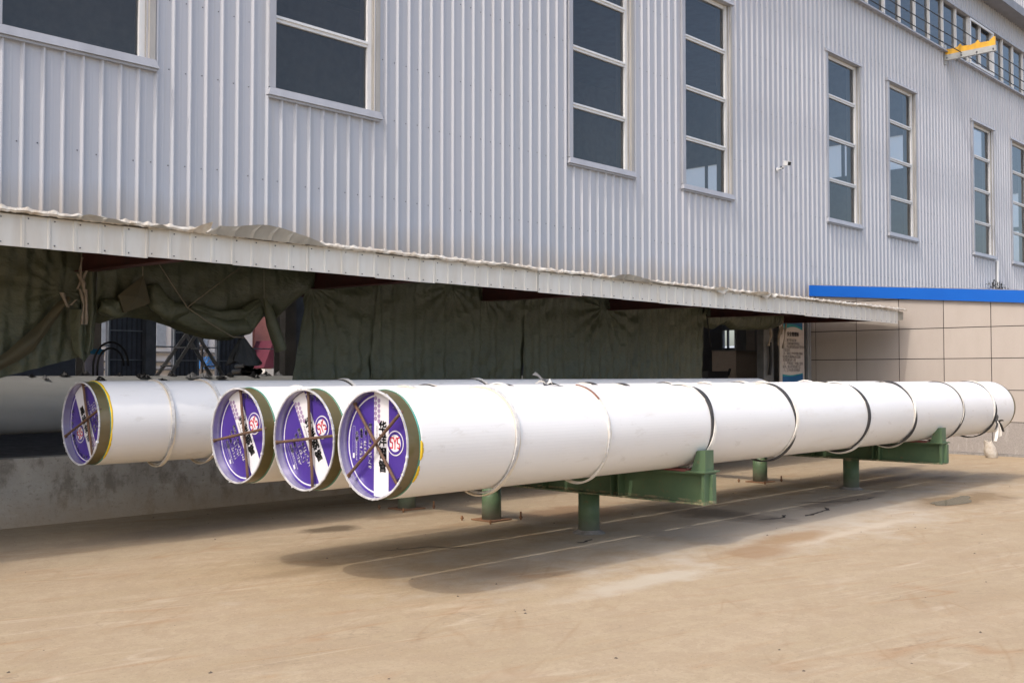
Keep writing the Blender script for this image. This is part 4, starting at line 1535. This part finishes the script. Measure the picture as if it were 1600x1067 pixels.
def strips(label, items):
    t_ = thing('cloth_tie', label, 'cloth strip', items[0][0][0])
    for i, (pts, w_) in enumerate(items):
        mb = MB()
        n_ = len(pts)
        L_ = []
        for k in range((n_ - 1) * 5 + 1):
            i0 = min(k // 5, n_ - 2)
            f = k / 5 - i0
            pnt = Vector(pts[i0]).lerp(Vector(pts[i0 + 1]), f)
            a = Vector((w_ / 2, .012 * math.sin(k * .8 + i), 0))
            L_ += [pnt - a, pnt + Vector((0, -.014, 0)), pnt + a, pnt + Vector((0, .004, 0))]
        cnt = (n_ - 1) * 5
        mb.add(L_, [(k * 4 + j, k * 4 + (j + 1) % 4, (k + 1) * 4 + (j + 1) % 4, (k + 1) * 4 + j) for k in range(cnt) for j in range(4)])
        mb.build('strip', M['tie'], t_, smooth=True)


strips('pale cloth strips knotted round the first red bracket', [
    ([(4.99, 10.9, 2.84), (4.96, 10.88, 2.70), (4.965, 10.86, 2.62)], .03), ([(5.03, 10.88, 2.70), (4.97, 10.86, 2.60), (4.93, 10.87, 2.50)], .04),
    ([(4.94, 10.88, 2.66), (4.98, 10.84, 2.56), (5.0, 10.86, 2.46)], .05), ([(4.95, 10.86, 2.50), (4.99, 10.85, 2.34), (4.975, 10.86, 2.13)], .03),
    ([(5.0, 10.85, 2.50), (5.02, 10.85, 2.34), (5.015, 10.86, 2.13)], .045), ([(4.80, 10.95, 2.46), (4.86, 10.93, 2.31)], .05), ([(4.93, 10.9, 2.39), (4.88, 10.92, 2.33)], .03)])
strips('pale cloth strips dangling by the post left of the poster', [
    ([(20.1, 11.05, 2.74), (20.0, 11.0, 2.60), (19.95, 11.0, 2.45)], .07), ([(19.95, 11.0, 2.62), (19.85, 11.0, 2.45), (19.8, 11.0, 2.22)], .10),
    ([(19.5, 11.0, 2.56), (19.52, 11.0, 2.40), (19.40, 11.0, 2.20)], .10), ([(20.15, 11.0, 2.70), (20.08, 11.0, 2.45), (20.0, 11.0, 2.16)], .05)])
mb = MB()
rows = []
for k in range(15):
    f = k / 14
    row = []
    for j in range(28):
        a = 2 * math.pi * j / 28
        r_ = (.015 + .20 * f ** .8) * (1 + .20 * math.sin(a * 5 + f) + .2 * nz(a * 1.5, f * 3))
        row.append((7.0 + .03 * f + r_ * math.cos(a), 11.0 + r_ * math.sin(a) * .5, 2.06 - .32 * f - .03 * math.sin(a * 3) * f))
    rows.append(row)
mb.add([q for r_ in rows for q in r_], [(k * 28 + j, k * 28 + (j + 1) % 28, (k + 1) * 28 + (j + 1) % 28, (k + 1) * 28 + j) for k in range(14) for j in range(28)])
mb.build('rag', M['bag'], smooth=False, label='dark rag tied to the rope end below the tarpaulin swag', cat='rag')

# ------------------------------------------------------------------ things seen inside the hall
mb = MB()
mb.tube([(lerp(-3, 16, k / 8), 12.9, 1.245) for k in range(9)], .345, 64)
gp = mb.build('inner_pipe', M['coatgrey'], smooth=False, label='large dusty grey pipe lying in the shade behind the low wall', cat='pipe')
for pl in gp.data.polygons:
    pl.use_smooth = len(pl.vertices) == 4
for x in (2, 7, 12):
    MB().box(x - .15, x + .15, 12.3, 13.5, 0, .905).build('pipe_block', M['infloor'], label=None)
for i, o in enumerate([o for o in COL.objects if o.name.startswith('pipe_block')]):
    tag(o, ['concrete block under the left end of the grey pipe', 'concrete block under the middle of the grey pipe', 'concrete block under the far end of the grey pipe'][i], 'block', 'blocks under the grey pipe')
rnd = random.Random(11)
ORD = 'first second third fourth fifth sixth seventh eighth ninth tenth eleventh twelfth thirteenth fourteenth fifteenth sixteenth seventeenth eighteenth nineteenth twentieth twenty-first twenty-second'.split()
for k in range(22):
    x = 4.6 + k * .215 + rnd.uniform(-.09, .09)
    y = 12.74 + rnd.uniform(-.05, .2)
    z0 = 1.245 + math.sqrt(max(0, .345 ** 2 - (y - 12.9) ** 2))
    w_, h_ = rnd.uniform(.06, .17), rnd.uniform(.02, .075)
    mb = MB()
    sd = rnd.uniform(0, 50)
    mb.grid(lambda u, v: (x + (u - .5) * w_ * (1 + .5 * nz(v * 3, sd)), y + (v - .5) * .12 + .03 * nz(u * 4, v * 4, sd), z0 - .004 + h_ * max(0, math.sin(math.pi * u) * math.sin(math.pi * v) + .9 * nz(u * 5, v * 5, sd + 3))), 9, 7)
    dk = rnd.random() < .6
    mb.build('plastic_scrap', M['film'] if dk else M['film_g'], label='%s torn film scrap, %s from the left along the grey pipe top' % ('black' if dk else 'grey', ORD[k]), cat='plastic scrap', group='torn film scraps on the grey pipe')

lad = thing('stepladder', 'aluminium stepladder standing open inside the hall behind the swag', 'ladder', (8.65, 15.2, 0))
for (xa_, xb_, yy) in ((7.0, 8.68, 15.0), (10.36, 8.72, 15.25)):
    for dy in (-.22, .22):
        MB().bar((xa_, yy + dy * 1.2, 0), (xb_, yy + dy * .7, 2.32), .05, .03, (0, 1, 0)).build('rail', M['alu'], lad)
    for k in range(1, 8):
        f = k / 8
        MB().bar((lerp(xa_, xb_, f), yy - .22 * 1.2 + .02, 2.32 * f), (lerp(xa_, xb_, f), yy + .22 * 1.2 - .02, 2.32 * f), .05, .025).build('rung', M['alu'], lad)
bd = thing('notice_board', 'lavender notice board with blue header on the column behind the tarpaulin', 'notice board', (6.32, 13.42, 1.5))
MB().box(6.20, 6.45, 13.42, 13.435, 1.30, 1.872).build('sheet', M['board'], bd)
MB().box(6.20, 6.45, 13.419, 13.436, 1.873, 1.94).build('header', M['boardblue'], bd)
for i, (rx, cx_, lab) in enumerate(((.24, 6.50, 'outer of two black hoses arching behind the notice board'), (.18, 6.52, 'inner of two black hoses arching behind the notice board'))):
    MB().tube([(cx_ + rx * math.cos(a), 13.32 + .05 * i, 1.72 + rx * 1.3 * math.sin(a)) for a in [math.pi * k / 16 for k in range(17)]] + [(cx_ - rx, 13.32 + .05 * i, 1.4)], .014, 8).build('hose', M['black'], label=lab, cat='hose', smooth=True)
# bundle of small black pipes by the far opening
pb = thing('pipe_bundle', 'bundle of thin black pipes stacked by the far opening', 'pipe bundle', (16.1, 25, 1.3))
rnd = random.Random(5)
for i in range(14):
    a, b = i % 4, i // 4
    MB().tube([(15.3 + a * .17 + (b % 2) * .085, 24, 1.42 + b * .14), (16.6 + a * .17 + (b % 2) * .085, 26.5, 1.42 + b * .14)], .075, 12, caps=False).build('thin_pipe', M['film'], pb)
MB().box(14.9, 16.9, 24.2, 26.3, 0, 1.33).build('rest', M['infloor'], pb)
# gap beside the poster
cb = thing('cabinet', 'beige metal cabinet standing in the gap left of the poster', 'cabinet', (24.0, 14.4, 0))
MB().box(23.10, 24.5, 14.0, 14.7, .05, 2.20).build('body', M['cabinet'], cb)
MB().box(23.08, 24.52, 13.98, 14.7, 2.201, 2.23).build('top', M['panelgrey'], cb)
pn = thing('partition_panel', 'grey brown partition sheets above the beige cabinet', 'partition', (24.5, 15, 0))
MB().box(24.6, 25.1, 14.9, 14.96, 0, 3.4).build('sheet', M['col'], pn)
MB().box(25.11, 25.55, 14.9, 14.96, 0, 3.4).build('sheet', M['cabinet'], pn)
MB().box(25.56, 27.2, 14.9, 14.96, 0, 3.4).build('sheet', M['panelgrey'], pn)
mc = thing('bench_machine', 'small dark machine with a black lever on a bench left of the cabinet', 'machine', (22.0, 14.1, 0))
MB().box(21.65, 22.55, 13.9, 14.4, 1.2, 1.695).build('housing', M['darksteel'], mc)
MB().tube([(22.55, 14.0, 1.55), (22.74, 14.0, 1.62), (22.78, 13.98, 1.76)], .033, 8).build('lever', M['black'], mc)
MB().box(21.7, 22.5, 13.92, 14.38, 0, 1.199).build('bench', M['darksteel'], mc)
MB().box(24.6, 25.65, 16.0, 16.1, 0, 3.4).build('dark_door', M['darksteel'], label='dark door leaf standing left of the lit opening', cat='door')
MB().box(20.74, 20.80, 11.40, 11.46, 0, 3.1).build('frame_post', M['alu'], label='pale aluminium post right beside the poster', cat='post')
mb = MB()
mb.box(19.98, 20.40, 11.44, 11.60, 0, 3.1)
mb.build('gate_post', M['col'], label='dark grey square post left of the poster', cat='post')
MB().tube([(20.15, 11.38, 2.3), (20.16, 11.37, 1.9), (20.12, 11.38, 1.6)], .035, 8).build('dark_strap', M['black'], label='black strap hanging down the grey post left of the poster', cat='strap')

# poster
po = thing('poster', 'tall notice poster with blue wave header hung by the tiled annex', 'poster', (20.9, 11.3, 1.2))
MB().box(20.42, 21.50, 11.30, 11.325, 1.15, 2.78).build('board', M['poster'], po)


def wave_band(z0, z1f, name, mat, lay):
    mb = MB()
    n_ = 24
    vv = []
    for k in range(n_ + 1):
        x = lerp(20.52, 21.42, k / n_)
        vv += [(x, 11.30 - lay, z0), (x, 11.30 - lay, z1f(k / n_))]
    mb.add(vv, [(2 * k, 2 * k + 2, 2 * k + 3, 2 * k + 1) for k in range(n_)])
    mb.build(name, M[mat], po)


wave_band(2.76, lambda f: 2.60 + .05 * math.sin(f * 4 - .6), 'wave', 'pteal', .002)
wave_band(2.765, lambda f: 2.66 + .05 * math.sin(f * 3.4 + .2), 'wave', 'pblue', .004)
wave_band(1.2, lambda f: 1.63 + .03 * math.sin(f * 3.4 + 3.4), 'wave', 'pteal', .002)
wave_band(1.2, lambda f: 1.60 + .03 * math.sin(f * 3 + 3.9), 'wave', 'pblue', .004)


def ptext(body, size, x, z_, bold=0.0, align='L'):
    V, F_ = text2d(body, size, x, z_, bold=bold, align=align)
    MB().add([(a, 11.297, b) for a, b in V], F_).build('lettering', M['ptext'], po)


ptext('安全管理制', .105, 20.98, 2.45, .006, 'C')
lines = ['一、遵守劳动纪律', '二、正确佩戴防护用品', '三、作业前检查设备状态完好', '状态良好', '四、保持工作场地整洁物料', '摆放整齐通道畅通无阻碍', '发现隐患及时上报', '五、严禁酒后上岗禁止违章', '操作，服从现场管理人员', '六、工作结束关闭电源']
for i, l_ in enumerate(lines):
    ptext(l_, .072, 20.56 if i not in (5, 6, 8) else 20.53, 2.33 - i * .072)

# ------------------------------------------------------------------ wall mounted things
cc = thing('security_camera', 'small white security camera on a wall bracket between the tall windows', 'camera', (20.5, FY, 6.04))
mb = MB()
mb.tube([(20.48, FY - .04, 6.04), (20.48, FY - .07, 6.04)], .05, 14)
mb.build('mount', M['cctv'], cc)
MB().tube([(20.48, FY - .07, 6.04), (20.46, FY - .17, 6.05), (20.42, FY - .26, 6.09)], .016, 8).build('arm', M['cctv'], cc)
MB().tube([(20.50, FY - .09, 6.02), (20.47, FY - .13, 6.09), (20.44, FY - .20, 6.03)], .012, 6).build('wire', M['black'], cc)
d = Vector((.25, -.9, -.28)).normalized()
c0 = Vector((20.40, FY - .26, 6.135))
d = Vector((-.35, -.9, -.25)).normalized()
MB().bar(c0, c0 + d * .15, .085, .085).build('housing', M['cctv'], cc)
MB().bar(c0 + d * .1505, c0 + d * .158, .076, .076).build('front_glass', M['black'], cc)
MB().bar(c0 - d * .01 + Vector((0, 0, .049)), c0 + d * .175 + Vector((0, 0, .049)), .095, .010).build('hood', M['cctv'], cc)

yb = thing('cable_bracket', 'yellow topped grey cable arm sticking out below the clerestory windows', 'bracket', (30.07, FY, 10.5))
prof = [(FY - .03, 10.66), (FY - .03, 10.82), (FY - .26, 10.80), (FY - .40, 10.83), (FY - .46, 10.90), (FY - .52, 10.82), (FY - .75, 10.80), (FY - .88, 10.83), (FY - .94, 10.90), (FY - 1.0, 10.81), (FY - 1.25, 10.80), (FY - 1.36, 10.90), (FY - 1.40, 10.90), (FY - 1.40, 10.66)]
MB().prism_x(prof, 30.03, 30.11).build('yellow_guard', M['yellow'], yb)
MB().box(30.02, 30.12, FY - 1.42, FY - .03, 10.50, 10.658).build('arm', M['bracketgrey'], yb)
MB().box(30.0, 30.15, FY - .045, FY - .031, 10.4, 10.95).build('wall_plate', M['bracketgrey'], yb)
for y in (FY - .1, FY - .5, FY - .92, FY - 1.36):
    MB().tube([(30.019, y, 10.56), (30.0, y, 10.56)], .022, 8).build('bolt', M['screw'], yb)
for i, (z_, lab) in enumerate(((11.29, 'topmost of three black cables strung along the clerestory'), (10.93, 'middle one of three black cables strung along the clerestory'), (10.64, 'lowest of three black cables strung along the clerestory'))):
    pts = []
    for k in range(41):
        x = lerp(14, 44, k / 40)
        f = ((x - 30.07) / 10.) % 1.0
        pts.append((x, 10.9, z_ - .05 * 4 * f * (1 - f)))
    MB().tube(pts, .014, 6).build('cable', M['cable'], label=lab, cat='cable', group='cables along the clerestory', smooth=True)
MB().tube([(34.0, FY - .06, 4.0), (34.0, FY - .06, 5.12)], .035, 8).build('conduit', M['white_frame'], label='thin white conduit running down below the second last window', cat='pipe')
# weeds caught on the annex roof
wd = thing('dry_weeds', 'small dark clump of dry weeds on the blue annex roof edge', 'plant', (33.3, 11.2, 4.1))
MB().box(32.6, 34.4, 11.05, 11.3, 3.6, 4.17).build('roof_kerb', M['blue'], wd)
mb = MB()
rnd = random.Random(3)
for k in range(240):
    x = rnd.uniform(32.62, 34.2)
    hh = .30 * (.4 + .6 * math.exp(-((x - 33.2) / .55) ** 2))
    z_ = 4.17 + rnd.uniform(0, 1) ** 1.4 * hh
    y = 11.17 + rnd.uniform(-.1, .1)
    s = rnd.uniform(.03, .07)
    a, b = rnd.uniform(0, 6.28), rnd.uniform(-.6, .9)
    dx, dz = s * math.cos(a) * math.cos(b), s * math.sin(b)
    mb.quad((x, y, z_), (x + dx * .5, y - s * .3, z_ + dz * .6 + .01), (x + dx, y, z_ + dz), (x + dx * .5, y + s * .3, z_ + dz * .4 - .01))
mb.build('leaves', M['leaf'], wd, kind='stuff')
mb = MB()
for k in range(14):
    x = rnd.uniform(32.8, 33.9)
    mb.tube([(x, 11.17, 4.17), (x + rnd.uniform(-.1, .1), 11.15, 4.17 + rnd.uniform(.15, .34))], .008, 4)
mb.build('stems', M['twig'], wd, kind='stuff')

# dusty sack at the foot of the annex
mb = MB()
rows = []
for k in range(12):
    f = k / 11
    row = []
    for j in range(24):
        a = 2 * math.pi * j / 24
        r_ = (.105 - .012 * f + .018 * math.sin(f * 5)) * (1 + .12 * nz(math.cos(a) * 2, math.sin(a) * 2, f * 4))
        row.append((21.35 + r_ * math.cos(a) - .02 * f, 7.28 + r_ * math.sin(a) + .06 * f, .004 + .32 * f + .02 * math.sin(a * 3) * f))
    rows.append(row)
vv = [q for r_ in rows for q in r_] + [(21.33, 7.34, .20)]
ff = [(k * 24 + j, k * 24 + (j + 1) % 24, (k + 1) * 24 + (j + 1) % 24, (k + 1) * 24 + j) for k in range(11) for j in range(24)] + [(11 * 24 + j, 11 * 24 + (j + 1) % 24, 12 * 24) for j in range(24)]
mb.add(vv, ff)
mb.build('sack', M['sack'], smooth=True, label='dusty off-white sack slumped at the foot of the tiled annex', cat='sack')

# ------------------------------------------------------------------ beyond the hall
fb = thing('far_white_building', 'white building seen through the back of the hall', 'building', (25, 45, 0))
MB().box(20, 29.2, 45, 52, 0, 7).build('wall', M['farwhite'], fb)
for x in (21.5, 22.8, 24.1, 25.4, 26.3, 27.2):
    w_ = MB().box(x, x + .45, 44.96, 44.999, 2.9, 4.0).build('window', M['shed'], fb)
for z_ in (1.8, 2.15, 2.6):
    MB().box(20, 28.9, 44.90, 44.998, z_, z_ + .09).build('ledge', M['col'], fb)
MB().box(25.9, 27.0, 43.6, 44.4, 1.9, 2.45).build('blue_bin', M['farblue'], label='blue sheet roof showing low through the hall opening', cat='roof')
MB().box(30.0, 31.0, 46, 49, 0, 7).build('salmon_tower', M['salmon'], label='salmon coloured tower beyond the hall', cat='tower')
mb = MB()
mb.prism_y([(29.2, 1.95), (31.2, 1.95), (31.2, 3.3), (29.75, 3.3)], 44, 45.5)
mb.build('maroon_container', M['maroon'], label='maroon slanted sheet showing under the cloth sleeve', cat='container')
MB().box(29.0, 31.5, 43.6, 43.9, 0, 1.9).build('far_fence', M['farwhite'], label='white fence below the maroon sheet beyond the hall', cat='fence')
sh = thing('far_shed', 'blue grey shed with horizontal siding beyond the end opening', 'shed', (60, 36, 0))
for k in range(14):
    MB().hexa([(60, 30, k * .25), (60.1, 30, k * .25), (60.1, 44, k * .25), (60, 44, k * .25), (60.06, 30, k * .25 + .249), (60.1, 30, k * .25 + .249), (60.1, 44, k * .25 + .249), (60.06, 44, k * .25 + .249)]).build('siding_board', M['shed'], sh)
for i, (x, y, hh) in enumerate(((16.0, 36, 6), (24.6, 42, 7), (22.0, 38, 6))):
    tr_ = thing('bare_tree', ['bare twiggy tree in the leftmost hall opening', 'bare twiggy tree before the white building', 'bare sapling in the second hall opening'][i], 'tree', (x, y, 0), 'bare trees beyond the hall')
    MB().tube([(x, y, 0), (x + .05, y, 1.8), (x + .02, y, hh)], [.07, .05, .015], 7).build('trunk', M['twig'], tr_)
    mb = MB()
    rnd = random.Random(i + 40)
    for k in range(34):
        z0 = rnd.uniform(1.2, hh - .5)
        a = rnd.uniform(0, 6.28)
        L_ = rnd.uniform(.5, 1.3)
        p0 = Vector((x + .03, y, z0))
        p1 = p0 + Vector((L_ * .7 * math.cos(a), L_ * .7 * math.sin(a), L_ * .9))
        mb.tube([p0, p0.lerp(p1, .5) + Vector((.05, 0, -.04)), p1], [.02, .013, .005], 4)
        for q in range(3):
            p2_ = p0.lerp(p1, rnd.uniform(.4, .9))
            mb.tube([p2_, p2_ + Vector((rnd.uniform(-.3, .3), rnd.uniform(-.3, .3), rnd.uniform(.1, .5)))], [.008, .003], 3)
    mb.build('crown', M['twig'], tr_)

bpy.data.objects.remove(_fo)
